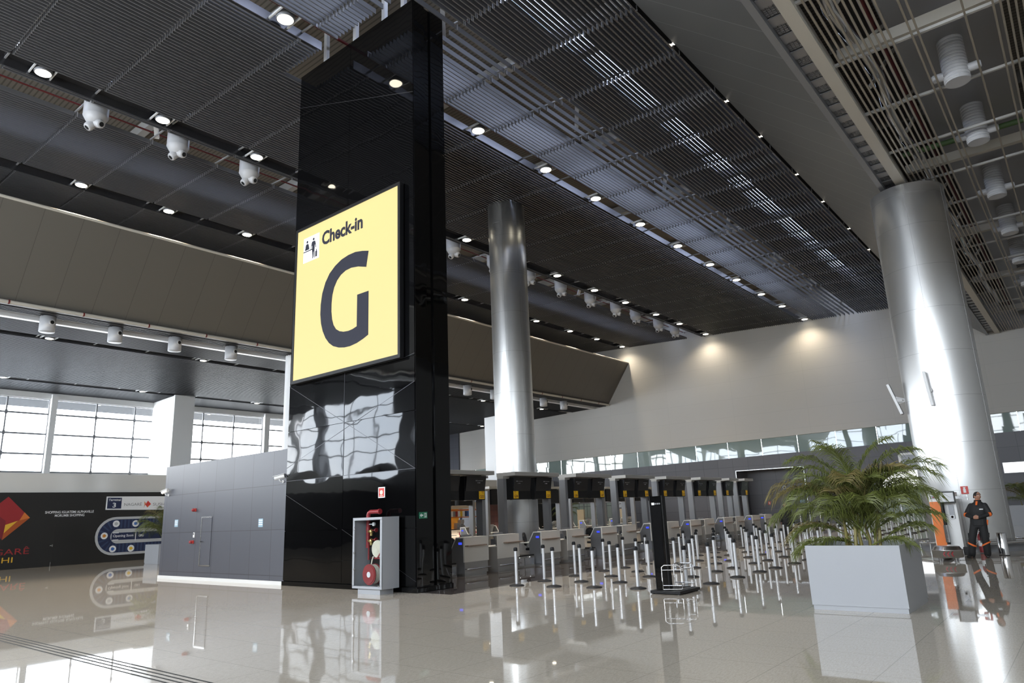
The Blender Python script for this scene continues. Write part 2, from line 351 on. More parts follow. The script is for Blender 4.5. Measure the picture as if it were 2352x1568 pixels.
for i in range(0, len(edges), 2):
    a, b = edges[i], edges[i+1]
    if b-a < .6: continue
    w = MB(); g = MB(); n = max(1, round((b-a)/2.62)); st = (b-a)/n
    for k in range(n+1):
        xx = a+st*k; w.box(xx-.04, xx+.04, YL+.02, YL+.12, 5.45, 10.4)
        if 0 < k < n:
            for zz in (6.67, 7.97, 9.3, 5.5): w.box(xx-.075, xx+.075, YL+.0, YL+.06, zz-.13, zz+.13)
    for zz in (5.5, 6.67, 7.97, 9.3, 10.3): w.box(a, b, YL+.05, YL+.11, zz-.055, zz+.055)
    g.quad((a,YL+.13,5.45),(b,YL+.13,5.45),(b,YL+.13,10.4),(a,YL+.13,10.4))
    o = struct(w, 'window_%d' % no, M['dsteel']); g.build('pane', M['glass'], o); no += 1
# glossy white band above the hoarding
mb = MB(); mb.box(XN, XF, 41.62, 42.2, 3.66, 4.62); struct(mb, 'wall_band', mat('glossy_white_band', (.55,.55,.53), .10, spec=.5))
mb = MB(); mb.box(XN, 40.8, 41.5, 41.6, 0, 3.66); mb.box(52.4, XF, 41.5, 41.6, 0, 3.66); struct(mb, 'wall_hoarding', M['black_board'])
mb = MB(); mb.box(XN, XF, 42.2, YL, 3.7, 3.9); struct(mb, 'ceiling_shops', M['plain_white'])

# near facade behind the camera: tall glazed bays over a dark base, as the black cladding mirrors it
mb = MB(); mb.box(XN-.3, XN, YR, YL, 0, 5.0); mb.box(XN-.3, XN, YR, YL, 15.4, ROOF+1); struct(mb, 'wall_near', M['dark_wall'])
fy = [YR, -12.5, -2.5, -1.6, 8.5, 9.4, 19.5, 20.4, 30.5, 31.6, 37.0, 39.6, 49.0, 50.0, YL]
mb = MB()
for i in range(0, len(fy)-1, 2): mb.box(XN-.5, XN+.1, fy[i], fy[i+1], 5.0, 15.4)
struct(mb, 'trim_4', M['dsteel'])
for i in range(1, len(fy)-1, 2):
    a, b = fy[i], fy[i+1]
    w = MB(); g = MB(); n = max(1, round((b-a)/2.7)); st = (b-a)/n
    for k in range(n+1): w.box(XN-.12, XN-.02, a+st*k-.04, a+st*k+.04, 5, 15.4)
    zz = 5.0
    while zz < 15.5: w.box(XN-.12, XN-.02, a, b, zz-.05, zz+.05); zz += 1.6
    g.quad((XN-.15,a,5),(XN-.15,b,5),(XN-.15,b,15.4),(XN-.15,a,15.4))
    o = struct(w, 'window_%d' % no, M['dsteel']); g.build('pane', M['glass'], o); no += 1
mb = MB(); mb.box(XN, XF+3, YR-.3, YR, 0, ROOF+1); struct(mb, 'wall_right', M['plain_white'])

# roof deck with two skylight slots
SL = [(11.4, 12.7), (26.6, 27.25)]
mb = MB(); ys = [YR-.3] + [q for s in SL for q in s] + [59.5]
for i in range(0, len(ys), 2): mb.box(XN-.3, XF+3, ys[i], ys[i+1], ROOF, ROOF+.2)
struct(mb, 'ceiling_deck', M['deck'])
mb = MB()
for a, b in SL:
    xx = XN
    while xx < XF: mb.box(xx, xx+.35, a, b, ROOF-.1, ROOF+.15); xx += 5.3
struct(mb, 'trim_6', M['plain_white'])
for a, b in SL:
    mb = MB(); mb.quad((XN,a,ROOF+.12),(XF,a,ROOF+.12),(XF,b,ROOF+.12),(XN,b,ROOF+.12)); struct(mb, 'window_%d' % no, M['skyglass']); no += 1
    portal(((XN+XF)/2, (a+b)/2, ROOF+.05), XF-XN, b-a, (0,0,-1))
portal(((XN+XW)/2, YL+.03, 7.9), XW-XN, 5.0, (0,-1,0))
portal((XN-.01, (YR+YL)/2, 10.2), YL-YR, 10.4, (1,0,0))

# main baffle ceiling: thin blades running down the hall, with open strips
LR = [15.57, 23.9, 32.25]                            # the three long downlight rows
def skip(y, k):
    if any(abs(y-q) < .40 for q in LR): return True
    if 24.65 < y < 25.98: return True                # slot of the air nozzles
    if 11.75 < y < 13.45: return k % 2 != 0          # opened service strip
    return False
joints = [XN-1.6+2.65*i for i in range(28)]; mb = MB(); k = 0; y = 7.62; slats = []
while y < 36.6:
    if not skip(y, k):
        z = zc(y); slats.append(y)
        for a, b in ([(XN, 10.95), (12.95, XF)] if 12.35 < y < 18.0 else [(XN, XF)]): [mb.box(max(a,q), min(b,q+2.59), y-.016, y+.016, z-.07, z+.095) for q in joints if min(b,q+2.59) > max(a,q)]
    y += .16; k += 1
struct(mb, 'ceiling', M['slat'])
rails = [XN+1.05+2.65*i for i in range(26)]; rails = [q for q in rails if q < XF]
mb = MB()
for x in rails:
    hole = 10.9 < x < 13
    for a, b in ([(7.6, 12.3), (18.1, 36.6)] if hole else [(7.6, 36.6)]): mb.bar((x,a,zc(a)+.16), (x,b,zc(b)+.16), .05, .05)
    for y in slats:
        if hole and 12.3 < y < 18.1: continue
        mb.box(x+.03, x+.055, y-.034, y-.017, zc(y)-.06, zc(y)+.12)
struct(mb, 'trim_7', M['hook'])
# recessed channels that carry the downlights
mb = MB()
for q in LR:
    z = zc(q)
    for a, b in ([(XN, 10.95), (12.95, XF)] if q < 18 else [(XN, XF)]):
        mb.box(a, b, q+.36, q+.39, z-.08, z+.22)
        mb.box(a, b, q-.34, q-.32, z+.0, z+.22)
        if q > 18: mb.box(a, b, q-.34, q+.38, z+.22, z+.24)
mb.box(XN, XF, 7.60, 7.63, zc(7.6)-.06, zc(7.6)+.3)
struct(mb, 'trim_8', M['channel'])

# sloping beige bulkhead with its lit top lip and rounded lower edge
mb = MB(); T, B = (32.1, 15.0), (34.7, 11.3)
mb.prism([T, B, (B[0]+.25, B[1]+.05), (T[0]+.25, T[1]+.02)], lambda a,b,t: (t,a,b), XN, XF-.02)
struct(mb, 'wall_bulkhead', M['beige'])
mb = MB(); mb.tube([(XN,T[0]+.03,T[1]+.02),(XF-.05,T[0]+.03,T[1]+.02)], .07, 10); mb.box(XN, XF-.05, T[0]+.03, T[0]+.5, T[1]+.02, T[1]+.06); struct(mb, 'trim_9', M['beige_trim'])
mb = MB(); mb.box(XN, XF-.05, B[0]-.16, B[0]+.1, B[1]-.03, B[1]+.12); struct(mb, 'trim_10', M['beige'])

# low ceiling on the window side
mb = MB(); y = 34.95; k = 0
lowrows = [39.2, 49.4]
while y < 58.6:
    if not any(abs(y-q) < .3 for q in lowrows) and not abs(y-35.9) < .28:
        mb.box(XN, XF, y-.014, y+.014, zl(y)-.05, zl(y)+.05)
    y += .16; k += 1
struct(mb, 'ceiling_low', M['slat_low_shaded'])
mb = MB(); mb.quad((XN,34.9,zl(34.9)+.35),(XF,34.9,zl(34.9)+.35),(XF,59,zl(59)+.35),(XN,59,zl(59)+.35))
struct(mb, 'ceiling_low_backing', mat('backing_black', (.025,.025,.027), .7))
mb = MB()
for x in rails: mb.bar((x+.8,35,zl(35)+.07), (x+.8,58.6,zl(58.6)+.07), .04, .04)
mb.box(XN, XF, 36.12, 36.15, zl(36)-.1, zl(36)+.2); mb.box(XN, XF, 35.62, 35.65, zl(36)-.02, zl(36)+.2)
struct(mb, 'trim_11', M['slat_end'])

# right side: sloping metal soffit, its lip, perforated tray, light beam, open grid ceiling
mb = MB(); mb.prism([(7.5,15.38),(4.02,12.32),(4.02,12.42),(7.5,15.5)], lambda a,b,t: (t,a,b), XN, XF-.02); struct(mb, 'ceiling_soffit', M['soffit'])
mb = MB(); mb.box(XN, XF-.1, 3.90, 4.06, 12.28, 12.55); struct(mb, 'trim_12', M['dsteel'])
mb = MB(); mb.box(XN, XF-.1, 3.55, 3.9, 12.50, 12.52); x = 5.
while x < 56: mb.box(x, x+.35, 3.52, 3.92, 12.44, 12.47); x += .8
o = struct(mb, 'trim_13', M['duct'])
mb = MB(); x = 5.35
while x < 56:
    for i in range(5):
        for j in range(4): mb.box(x+.03+i*.08, x+.09+i*.08, 3.56+j*.085, 3.62+j*.085, 12.47, 12.485)
    x += .8
mb.build('perforation', M['dsteel'], o)
mb = MB(); mb.box(XN, XF-.05, 3.24, 3.54, 12.30, 12.62); struct(mb, 'trim_14', M['beige_trim'])
mb = MB(); y = 3.08
while y > -10:
    if not -.1 < y < 1.75 or abs(y-.35) < .09 or abs(y-1.4) < .09: mb.box(XN, XF, y-.022, y+.022, 12.40, 12.45)
    y -= .135
struct(mb, 'ceiling_grid', M['gridtube'])
mb = MB(); x = 9.3
while x < 56: mb.box(x, x+.22, -10, 3.2, 12.8, 13.1); x += 8.6
for k in range(26): mb.bar((2*k-10,2.9,12.9), (2*k-8.6,1.9+.5*math.sin(k*3.),14.6), .09)
struct(mb, 'trim_18', M['beige_trim'])
mb = MB(); x = 2.3
while x < 56.5:
    mb.box(x-.04, x+.04, -10, 3.24, 12.45, 12.52); x += 3.06
struct(mb, 'trim_15', M['gridbar'])
mb = MB(); mb.box(XN, XF, YR, 7.4, 16.4, 16.5); struct(mb, 'ceiling_services', M['deck'])
mb = MB(); x = 3.
while x < 56: mb.box(x, x+.35, YR, 4, 15.2, 15.7); x += 6.1
for y in (3.0, -2.6, -7): mb.box(XN, XF, y-.15, y+.15, 15.3, 15.8)
struct(mb, 'trim_16', M['beige'])
# roof trusses and braces glimpsed through the slots
mb = MB(); x = 2.
while x < 56:
    if not 10 < x < 14: mb.bar((x,24.2,ROOF-.3), (x+1.1,25.9,zc(25)+.25), .16); mb.bar((x+3,12.1,ROOF-.3), (x+4.2,13.2,zc(13)+.4), .14)
    mb.box(x+1.5, x+1.8, 8, 36, ROOF-.55, ROOF-.1); x += 7.3
struct(mb, 'trim_17', M['plain_white'])
# ------------------------------------------------------------------ the black pylon with its sign
FX = lambda X0: (lambda a,b,t: (X0-t, a, b))          # faces the camera side (-X): a = world Y, b = Z
FXt = lambda X0, y0, z0: (lambda u,v,t: (X0-t, y0-u, z0+v))   # lettering on such a face (reads towards -Y)
FYt = lambda x0, Y0, z0: (lambda u,v,t: (x0+u, Y0-t, z0+v))   # lettering on a face that looks to -Y
TX0, TX1, TY0, TY1, TZ = 11.55, 12.72, 12.5, 17.9, 16.0
t = thing('sign_tower', 'tall glossy black panelled tower carrying the yellow sign, rising to the baffle ceiling', 'tower', (TX0, 15.2, 0))
def world_part(mb, name, m, root, **k):
    o = mb.build(name, m, root, **k); L = root.location; o.data.transform(Matrix.Translation((-L.x,-L.y,-L.z))) if not root.rotation_euler.z else None
    return o
mb = MB(); mb.box(TX0+.03, TX1-.02, TY0+.03, TY1, .12, TZ-.02); world_part(mb, 'core', M['black_gloss2'], t)
# mirrored front cladding: panels slightly pillowed so their reflections wobble
def facet(root, pts, bulge, ph):
    n = 10; mb = MB(); a, b, c, d = [Vector((0,)+p) for p in pts]; vs = []
    for i in range(n+1):
        for j in range(n+1):
            q = (a*(1-i/n)+b*(i/n))*(1-j/n) + (d*(1-i/n)+c*(i/n))*(j/n)
            w = math.sin(PI*i/n)*math.sin(PI*j/n)*bulge + .002*math.sin(3.1*q.y+ph)*math.sin(2.3*q.z+1.7*ph)*(0 if i in (0,n) or j in (0,n) else 1)
            vs.append((TX0-w, q.y, q.z))
    mb.add(vs, [(i*(n+1)+j, (i+1)*(n+1)+j, (i+1)*(n+1)+j+1, i*(n+1)+j+1) for i in range(n) for j in range(n)], True)
    return world_part(mb, 'cladding_panel', M['black_gloss2'], root)
g = .006; YM = 15.28
zs = [.13, 1.45, 2.83, 4.23, 5.6, 9.9, 12.95, TZ]
for i in range(len(zs)-1):
    for a, b in ((TY1, YM), (YM, TY0)):
        z0, z1 = zs[i]+g, zs[i+1]-g
        facet(t, [(a-g,z0),(b+g,z0),(b+g,z1),(a-g,z1)], .006 if 2 <= i <= 3 else .003, i*1.3+a)
def ln(y0, z0, y1, z1, w=.008):
    mb = MB(); mb.bar((TX0-.004,y0,z0), (TX0-.004,y1,z1), w*.8, .012, (1,0,0)); world_part(mb, 'cladding_seam', M['seam'], t)
ln(TY1,5.58,TY0,2.83); ln(TY1,3.2,TY0,4.95); ln(YM,2.83,YM,5.62); ln(TY1,2.83,TY0,2.83,.008); ln(TY0,5.66,TY0+.4,5.6); ln(TY1,14.85,TY0,13.02,.008); ln(TY1,2.45,YM+.2,1.47,.006); ln(YM,1.46,TY0,.25,.006)
mb = MB(); mb.box(TX0+.014, TX0+.42, TY0-.02, TY0+.028, .12, TZ); mb.box(TX0+.66, TX1, TY0-.02, TY0+.03, .12, TZ); o = world_part(mb, 'side_cladding', M['black_gloss'], t)
for y in (12.9,13.75,15.1,16.6):
    mb = MB(); mb.box(TX0+.04, TX0+.16, y, y+.14, TZ-.03, ROOF); world_part(mb, 'hanger_post', M['slat_end'], t)
mb = MB(); mb.box(TX0+.44, TX0+.64, TY0+.10, TY0+.14, .1, TZ-.2); world_part(mb, 'side_groove', M['black'], t)
mb = MB(); mb.box(TX0-.03, TX1+.02, TY0-.05, TY1+.02, 0, .12); mb.box(TX0-.06, TX0+.32, TY0-.09, TY0+.25, 0, .11); world_part(mb, 'plinth', M['black_gloss2'], t, bevel=.01)

sg = thing('check_in_sign', 'large illuminated yellow sign lettered Check-in G on the black tower', 'sign', (11.4, 15.2, 5.6))
mb = MB(); y0, y1, z0, z1 = 12.86, 17.62, 5.58, 10.4
mb.box(11.42, 11.525, y0, y1, z0, z1)
for a,b,c,d in ((y0,y1,z0,z0+.09),(y0,y1,z1-.09,z1),(y0,y0+.09,z0+.09,z1-.09),(y1-.09,y1,z0+.09,z1-.09)): mb.box(11.385, 11.43, a, b, c, d)
world_part(mb, 'sign_frame', M['black'], sg, bevel=.008)
mb = MB(); mb.box(11.405, 11.425, y0+.09, y1-.09, z0+.09, z1-.09); world_part(mb, 'lit_face', M['yellow'], sg)
G = [(14.142,8.785),(14.41,8.856),(14.713,8.908),(15.021,8.902),(15.334,8.85),(15.618,8.737),(15.872,8.572),(16.06,8.346),(16.2,8.043),(16.259,7.722),(16.266,7.433),(16.221,7.155),(16.132,6.912),(15.993,6.683),(15.826,6.51),(15.631,6.383),(15.379,6.297),(15.132,6.256),(14.891,6.247),(14.595,6.281),(14.334,6.347),(14.123,6.42),(14.125,7.637),(14.603,7.637),(14.605,6.746),(14.783,6.704),(14.962,6.689),(15.176,6.707),(15.363,6.76),(15.522,6.851),(15.64,6.996),(15.71,7.172),(15.751,7.404),(15.753,7.65),(15.723,7.89),(15.647,8.099),(15.519,8.274),(15.352,8.398),(15.134,8.474),(14.887,8.491),(14.582,8.448),(14.235,8.345)]
mb = MB(); mb.prism(G, FX(11.402), -.001, .006); world_part(mb, 'letter', M['navy'], sg)
o = text('Check-in', 1.87, .43, FXt(11.402, 16.28, 9.53), M['navy'], 'lettering', None, .006, .03); o.parent = sg; o.data.transform(Matrix.Translation((-11.4,-15.2,-5.6)))
mb = MB(); mb.box(11.398, 11.406, 16.43, 17.2, 9.22, 10.0); pic = world_part(mb, 'pictogram_panel', M['lit_white'], sg)
mb = MB(); P = FX(11.398)
def disc(mb, y, z, r, fn, t0=-.001, t1=.004, n=18): mb.prism([(y+r*math.cos(2*PI*i/n), z+r*math.sin(2*PI*i/n)) for i in range(n)], fn, t0, t1)
disc(mb, 17.02, 9.86, .045, P); disc(mb, 16.70, 9.87, .045, P)
mb.prism([(17.13,9.6),(17.09,9.78),(17.05,9.8),(16.99,9.8),(16.95,9.78),(16.9,9.6)], P, -.001, .004)
mb.prism([(17.2,9.58),(17.2,9.545),(16.72,9.545),(16.72,9.58)], P, -.001, .004)
mb.prism([(16.84,9.58),(16.79,9.79),(16.75,9.81),(16.65,9.81),(16.61,9.79),(16.56,9.58),(16.59,9.57),(16.635,9.70),(16.64,9.27),(16.68,9.27),(16.70,9.53),(16.72,9.27),(16.76,9.27),(16.765,9.70),(16.81,9.57)], P, -.001, .004)
mb.prism([(16.60,9.46),(16.51,9.46),(16.51,9.28),(16.60,9.28)], P, -.001, .004)
mb.prism([(16.575,9.52),(16.535,9.52),(16.535,9.46),(16.575,9.46)], P, -.001, .004)
world_part(mb, 'pictogram', M['navy'], pic); pic.children[0].location = (0,0,0) if pic.children else (0,0,0)
pic.children[0].data.transform(Matrix.Translation((11.4-11.4,0,0)))
pic.children[0].location = (-11.4,-15.2,-5.6)

def plate_sign(name, label, X, y, z, w, h, m, group=None):
    t = thing(name, label, 'sign', (X, y, z)); mb = MB(); mb.box(-.012, 0, -w/2, w/2, -h/2, h/2); mb.build('plate', m, t); return t
s1 = plate_sign('fire_hose_sign', 'small red fire hose sign on the tower above the grey hose cabinet', TX0-.012, 13.70, 2.32, .25, .26, M['paper'])
mb = MB(); mb.box(-.016,-.011,-.10,.10,-.105,.105); mb.build('red_field', M['red_sign'], s1)
mb = MB(); F0 = FX(-.015); disc(mb, 0, .0, .055, F0, 0, .005); mb.prism([(.06,-.07),(-.06,-.07),(-.06,-.09),(.06,-.09)], F0, 0, .005); mb.build('symbol', M['hose'], s1)
s2 = thing('exit_sign', 'small green exit sign with white arrow on the tower side', 'sign', (11.76, TY0-.03, 1.73)); mb = MB(); mb.box(-.13,.13,-.012,0,-.075,.075); mb.build('plate', M['green_sign'], s2)
mb = MB(); F0 = lambda a,b,t: (a, -.012-t, b)
mb.prism([(-.11,0),(-.06,.045),(-.06,.015),(-.005,.015),(-.005,-.015),(-.06,-.015),(-.06,-.045)], F0, 0, .004)
mb.prism([(.03,.05),(.10,.05),(.10,-.05),(.03,-.05),(.03,-.035),(.085,-.035),(.085,.035),(.03,.035)], F0, 0, .004); disc(mb, .05, .015, .012, F0, 0, .004)
mb.prism([(.03,0),(.06,-.005),(.065,-.03),(.05,-.03),(.045,-.015)], F0, 0, .004); mb.build('arrow_symbol', M['paper'], s2)

# ------------------------------------------------------------------ fire hose cabinet
c = thing('hose_cabinet', 'grey glass-fronted fire hose cabinet standing against the black tower', 'cabinet', (10.95, 13.5, 0))
W2, D, Z0, Z1 = .535, .50, .12, 1.73
mb = MB(); mb.box(0, D, -W2, W2, Z0, Z0+.04); mb.box(0, D, -W2, W2, Z1-.04, Z1); mb.box(0, D, W2-.03, W2, Z0+.04, Z1-.04); mb.box(0, D, -W2, -W2+.03, Z0+.04, Z1-.04); mb.build('body', M['planter'], c)
mb = MB(); mb.box(D-.02, D-.005, -W2+.03, W2-.03, Z0+.04, Z1-.04); mb.build('back_panel', M['black'], c)
mb = MB()
for a in ((-W2,-W2+.07,Z0+.06,Z1-.06),(W2-.06,W2,Z0+.06,Z1-.06),(-W2,W2,Z0,Z0+.06),(-W2,W2,Z1-.06,Z1)): mb.box(-.025, -.001, *a)
dr = mb.build('door', M['planter'], c, bevel=.004)
mb = MB(); mb.quad((-.008,-W2+.07,Z0+.06),(-.008,W2-.06,Z0+.06),(-.008,W2-.06,Z1-.06),(-.008,-W2+.07,Z1-.06)); mb.build('pane', M['doorglass'], dr)
for zz in (.55, .92, 1.47):
    mb = MB(); mb.box(-.035,-.02, W2-.085, W2-.045, zz-.02, zz+.02); mb.build('hinge', M['steel'], dr)
mb = MB(); mb.cyl((-.045,-W2+.095,.19),(-.02,-W2+.095,.19),.014); mb.build('lock', M['steel'], dr)
mb = MB(); mb.box(.04, D-.06, -.40, .40, 0, Z0); mb.build('plinth', M['planter'], c)
mb = MB(); mb.tube([(.28,.33,1.05),(.28,.33,1.78),(.28,.31,1.83),(.28,.25,1.86),(.28,-.02,1.86),(.28,-.10,1.86)], .05, 14); mb.cyl((.28,-.06,1.86),(.28,-.11,1.86),.062); mb.cyl((.28,.33,1.4),(.28,.33,1.5),.056); mb.cyl((.28,.33,1.02),(.28,.33,1.09),.055)
mb.cyl((.3,.33,.74),(.3,.33,1.03),.022); pp = mb.build('standpipe', M['red'], c)
for zz in (1.40, 1.18):
    mb = MB(); mb.ball((.26,.19,zz), .055, 10, (1,.8,1.2)); mb.cyl((.26,.31,zz),(.26,.15,zz),.028); mb.cyl((.26,.19,zz-.10),(.26,.19,zz),.035); v = mb.build('valve', M['brass'], c)
    mb = MB(); mb.cyl((.26,.16,zz+.03),(.26,.02,zz+.03),.012); mb.cyl((.26,.02,zz+.03),(.26,.0,zz+.03),.05,14); mb.build('handwheel', M['red'], v)
mb = MB(); mb.cyl((.24,.10,1.57),(.28,.10,1.57),.045,20); mb.cyl((.27,.3,1.57),(.27,.11,1.57),.012); gg = mb.build('gauge', M['paper'], c)
mb = MB()
for i in range(8): mb.lathe([(.001+.025*i,-.035),(.0125+.025*i,-.045),(.0255+.025*i,-.035),(.0255+.025*i,.03),(.001+.025*i,.03)], (.22,-.12,1.0), 28, True, 'x')
mb.build('folded_hose', M['hose'], c)
mb = MB(); mb.bar((.18,-.04,.79),(.18,-.45,.79),.03); mb.bar((.18,-.14,.79),(.18,-.45,1.12),.03); mb.bar((.3,.24,.79),(.3,-.45,.79),.02); mb.build('hose_rack', M['red'], c)
mb = MB(); mb.box(.22,.45,-.05,.19,.77,1.1); mb.build('control_box', M['doorglass'], c)
mb = MB(); RC = (.20, .05, .43)
for xx in (.06, .235): mb.cyl((xx,.02,.43),(xx+.02,.02,.43),.235,32)
mb.cyl((.05,.02,.43),(.07,.02,.43),.20,32)
rl = mb.build('hose_reel', M['red'], c)
mb = MB(); mb.cyl((.045,.02,.43),(.052,.02,.43),.065,24); mb.build('hub_label', M['paper'], rl)
mb = MB()
for i in range(4): mb.lathe([(.20,-.022),(.222,0),(.20,.022),(.15,.022),(.15,-.022)], (.105+.038*i,.02,.43), 32, True, 'x')
mb.tube([(.15,.05,.65),(.17,.04,.75),(.2,.03,.83)], .016); mb.build('reel_hose', M['hose'], rl)

# ------------------------------------------------------------------ the grey clad service room
mb = MB(); mb.box(11.6, 17, 17.92, 25.5, .1, 3.77); struct(mb, 'wall_room', M['grey_panel'])
mb = MB(); mb.box(11.57, 17.02, 17.92, 25.53, 0, .1); struct(mb, 'baseboard_room', M['plain_white'])
mb = MB(); mb.box(11.585, 11.61, 22.06, 22.70, .47, 1.95); d = struct(mb, 'door_1', M['grey_panel'])
mb = MB(); mb.box(11.57, 11.6, 22.68, 22.73, .44, 1.98); mb.box(11.57, 11.6, 22.03, 22.70, .44, .48); mb.box(11.57,11.6,22.03,22.70,1.94,1.98); mb.build('door_frame', M['steel'], d)
mb = MB(); mb.cyl((11.585,22.62,1.2),(11.53,22.62,1.2),.02); mb.bar((11.54,22.62,1.2),(11.54,22.52,1.2),.02); mb.build('door_handle', M['chrome'], d)
def strobe(label, y, z):
    t = thing('alarm_sounder', label, 'alarm', (11.6, y, z)); mb = MB(); mb.box(-.05,0,-.06,.06,-.05,.05); mb.build('base', M['red_sign'], t, bevel=.006)
    mb = MB(); mb.lathe([(.055,0),(.05,-.06),(.02,-.09),(0,-.09)], (-.05,0,0), 14, True, 'x'); mb.build('dome', M['red'], t); return t
strobe('small red alarm sounder high on the grey wall, up and left of the door', 23.2, 2.21)
strobe('small red call point low on the grey wall beside the door frame', 23.23, 1.19)
t = thing('access_reader', 'small pale card reader on the grey wall just above the red call point', 'reader', (11.6, 23.17, 1.41)); mb = MB(); mb.box(-.03,0,-.04,.04,-.08,.08); mb.build('case', M['white2'], t, bevel=.006)
mb = MB(); mb.box(-.033,-.029,-.025,.025,.01,.05); mb.build('keypad', M['black'], t)
for y, z, lb in ((24.48,1.81,'pale blue notice on the grey wall nearest its left corner'), (19.22,1.71,'pale blue notice on the grey wall nearest the black tower')):
    t = thing('wall_notice', lb, 'notice', (11.6, y, z)); mb = MB(); mb.box(-.006,0,-.12,.12,-.12,.12); mb.build('plate', M['lblue'], t)
    mb = MB(); [mb.box(-.009,-.005,-.10,.10,.06-.06*i,.085-.06*i) for i in range(3)]; mb.build('print', M['paper'], t)
def cctv(label, y, z, yaw):
    t = thing('security_camera', label, 'camera', (11.6, y, z)); R = Matrix.Rotation(yaw, 3, 'Z')
    mb = MB(); mb.cyl((0,0,-.12),(-.04,0,-.12),.06); mb.tube([(-.03,0,-.12),(-.14,0,-.12),(-.2,0,-.06),(-.2,0,0)], .022, 8); mb.build('bracket', M['white2'], t)
    mb = MB(); a = R @ Vector((-.22,0,-.05)); b = R @ Vector((.20,0,.05)); o = Vector((-.2,0,.07)); mb.cyl(o+a, o+b, .085, 16); b1 = mb.build('housing', M['white2'], t)
    mb = MB(); mb.cyl(o+a*1.02, o+a, .06, 14); mb.build('lens', M['black'], b1)
    mb = MB(); mb.bar(o+a*1.25+Vector((0,0,.09)), o+b+Vector((0,0,.09)), .2, .015); mb.build('sunshield', M['white2'], t); t.scale = (.66,.66,.66)
cctv('white security camera at the left corner of the grey wall', 25.2, 2.86, -1.35)
cctv('white security camera on the grey wall beside the black tower', 18.12, 2.92, -.75)

# ------------------------------------------------------------------ columns
def column(label, x, y, r, h, rings, seams):
    t = thing('column', label, 'column', (x,y,0)); mb = MB(); mb.lathe([(r,0),(r,h)], n=72); mb.build('shaft', M['column'], t)
    mb = MB()
    for z in rings: mb.lathe([(r+.001,z-.0035),(r+.002,z),(r+.001,z+.0035)], n=72)
    for a in seams: 
        a = math.radians(a); px, py = math.cos(a)*(r+.0), math.sin(a)*(r+.0); mb.rbox((px,py,h/2),(.006,.007,h),(0,0,a))
    mb.build('seam', M['seamline'], t); return t
column('massive brushed steel column behind the man in black', 27.0, 3.41, 1.16, 12.2, [.35+1.48*i for i in range(8)]+[11.85], [184, 300, 60, 252])
column('slimmer brushed steel column rising behind the check-in counters', 24.0, 19.5, .87, 16.0, [1.3+1.85*i for i in range(8)]+[12.5,14.9], [204, 252, 330, 90])
t = thing('floor_rail', 'low steel bumper rail ringing the foot of the massive column', 'rail', (27.0,3.41,0)); mb = MB(); R = 1.62
mb.tube([(R*math.cos(a),R*math.sin(a),.28) for a in [2*PI*i/40 for i in range(40)]], .035, 8, True); mb.build('tube', M['chrome'], t)
for i in range(10): a = 2*PI*i/10; mb = MB(); mb.cyl((R*math.cos(a),R*math.sin(a),0),(R*math.cos(a),R*math.sin(a),.28),.025); mb.cyl((R*math.cos(a),R*math.sin(a),0),(R*math.cos(a),R*math.sin(a),.01),.05); mb.build('rail_post', M['steel'], t)
mb = MB(); mb.lathe([(1.40,0),(1.40,.16),(1.17,.2)], n=48); mb.build('base_skirt', M['dsteel'], t)
# flat white panels clamped to the massive column
def panel_antenna(label, p, q, off, rz):
    t = thing('column_speaker', label, 'speaker', p); q = Vector(q)-Vector(p); mb = MB(); mb.bar((0,0,0), q, .19, .09, (0,1,0)); mb.build('case', M['white2'], t, bevel=.012)
    m = q*.45; mb = MB(); mb.cyl(m, m+Vector(off)*.5, .09, 12); mb.bar(m+Vector((0,0,.12)), m+Vector(off), .05); mb.bar(m-Vector((0,0,.12)), m+Vector(off), .05); mb.build('bracket', M['white2'], t); return t
panel_antenna('tilted white column speaker bracketed off the left side of the massive column', (26.6,4.66,4.42), (26.6,4.95,5.48), (.15,-.32,.0), 0)
panel_antenna('upright white column speaker on the face of the massive column', (25.70,3.60,4.50), (25.70,3.68,5.62), (.13,-.02,.0), 0)
s = plate_sign('extinguisher_sign', 'red sign with white extinguisher symbol on the massive column', 25.80, 3.19, 1.83, .20, .23, M['red_sign'])
mb = MB(); F0 = FX(-.013); mb.prism([(.035,.03),(.035,-.08),(-.035,-.08),(-.035,.03),(-.02,.05),(-.02,.075),(.02,.075),(.02,.05)], F0, 0, .004); mb.prism([(.03,.07),(-.03,.07),(-.05,.09),(.03,.09)], F0, 0, .004); mb.build('symbol', M['paper'], s)
t = thing('fire_extinguisher', 'red fire extinguisher on the floor behind the standing man', 'extinguisher', (25.3, 2.95, 0)); mb = MB(); mb.lathe([(.085,.02),(.09,.06),(.09,.46),(.06,.54),(.03,.56),(.03,.6)], n=18); mb.build('cylinder', M['red'], t)
mb = MB(); mb.lathe([(.0915,.2),(.0915,.36)], n=18); mb.build('label', M['paper'], t.children[0] if t.children else t)
mb = MB(); mb.bar((-.06,0,.64),(.06,0,.66),.03); mb.tube([(.0,0,.6),(-.09,.0,.55),(-.11,0,.3)], .014); mb.build('valve_and_hose', M['black'], t)
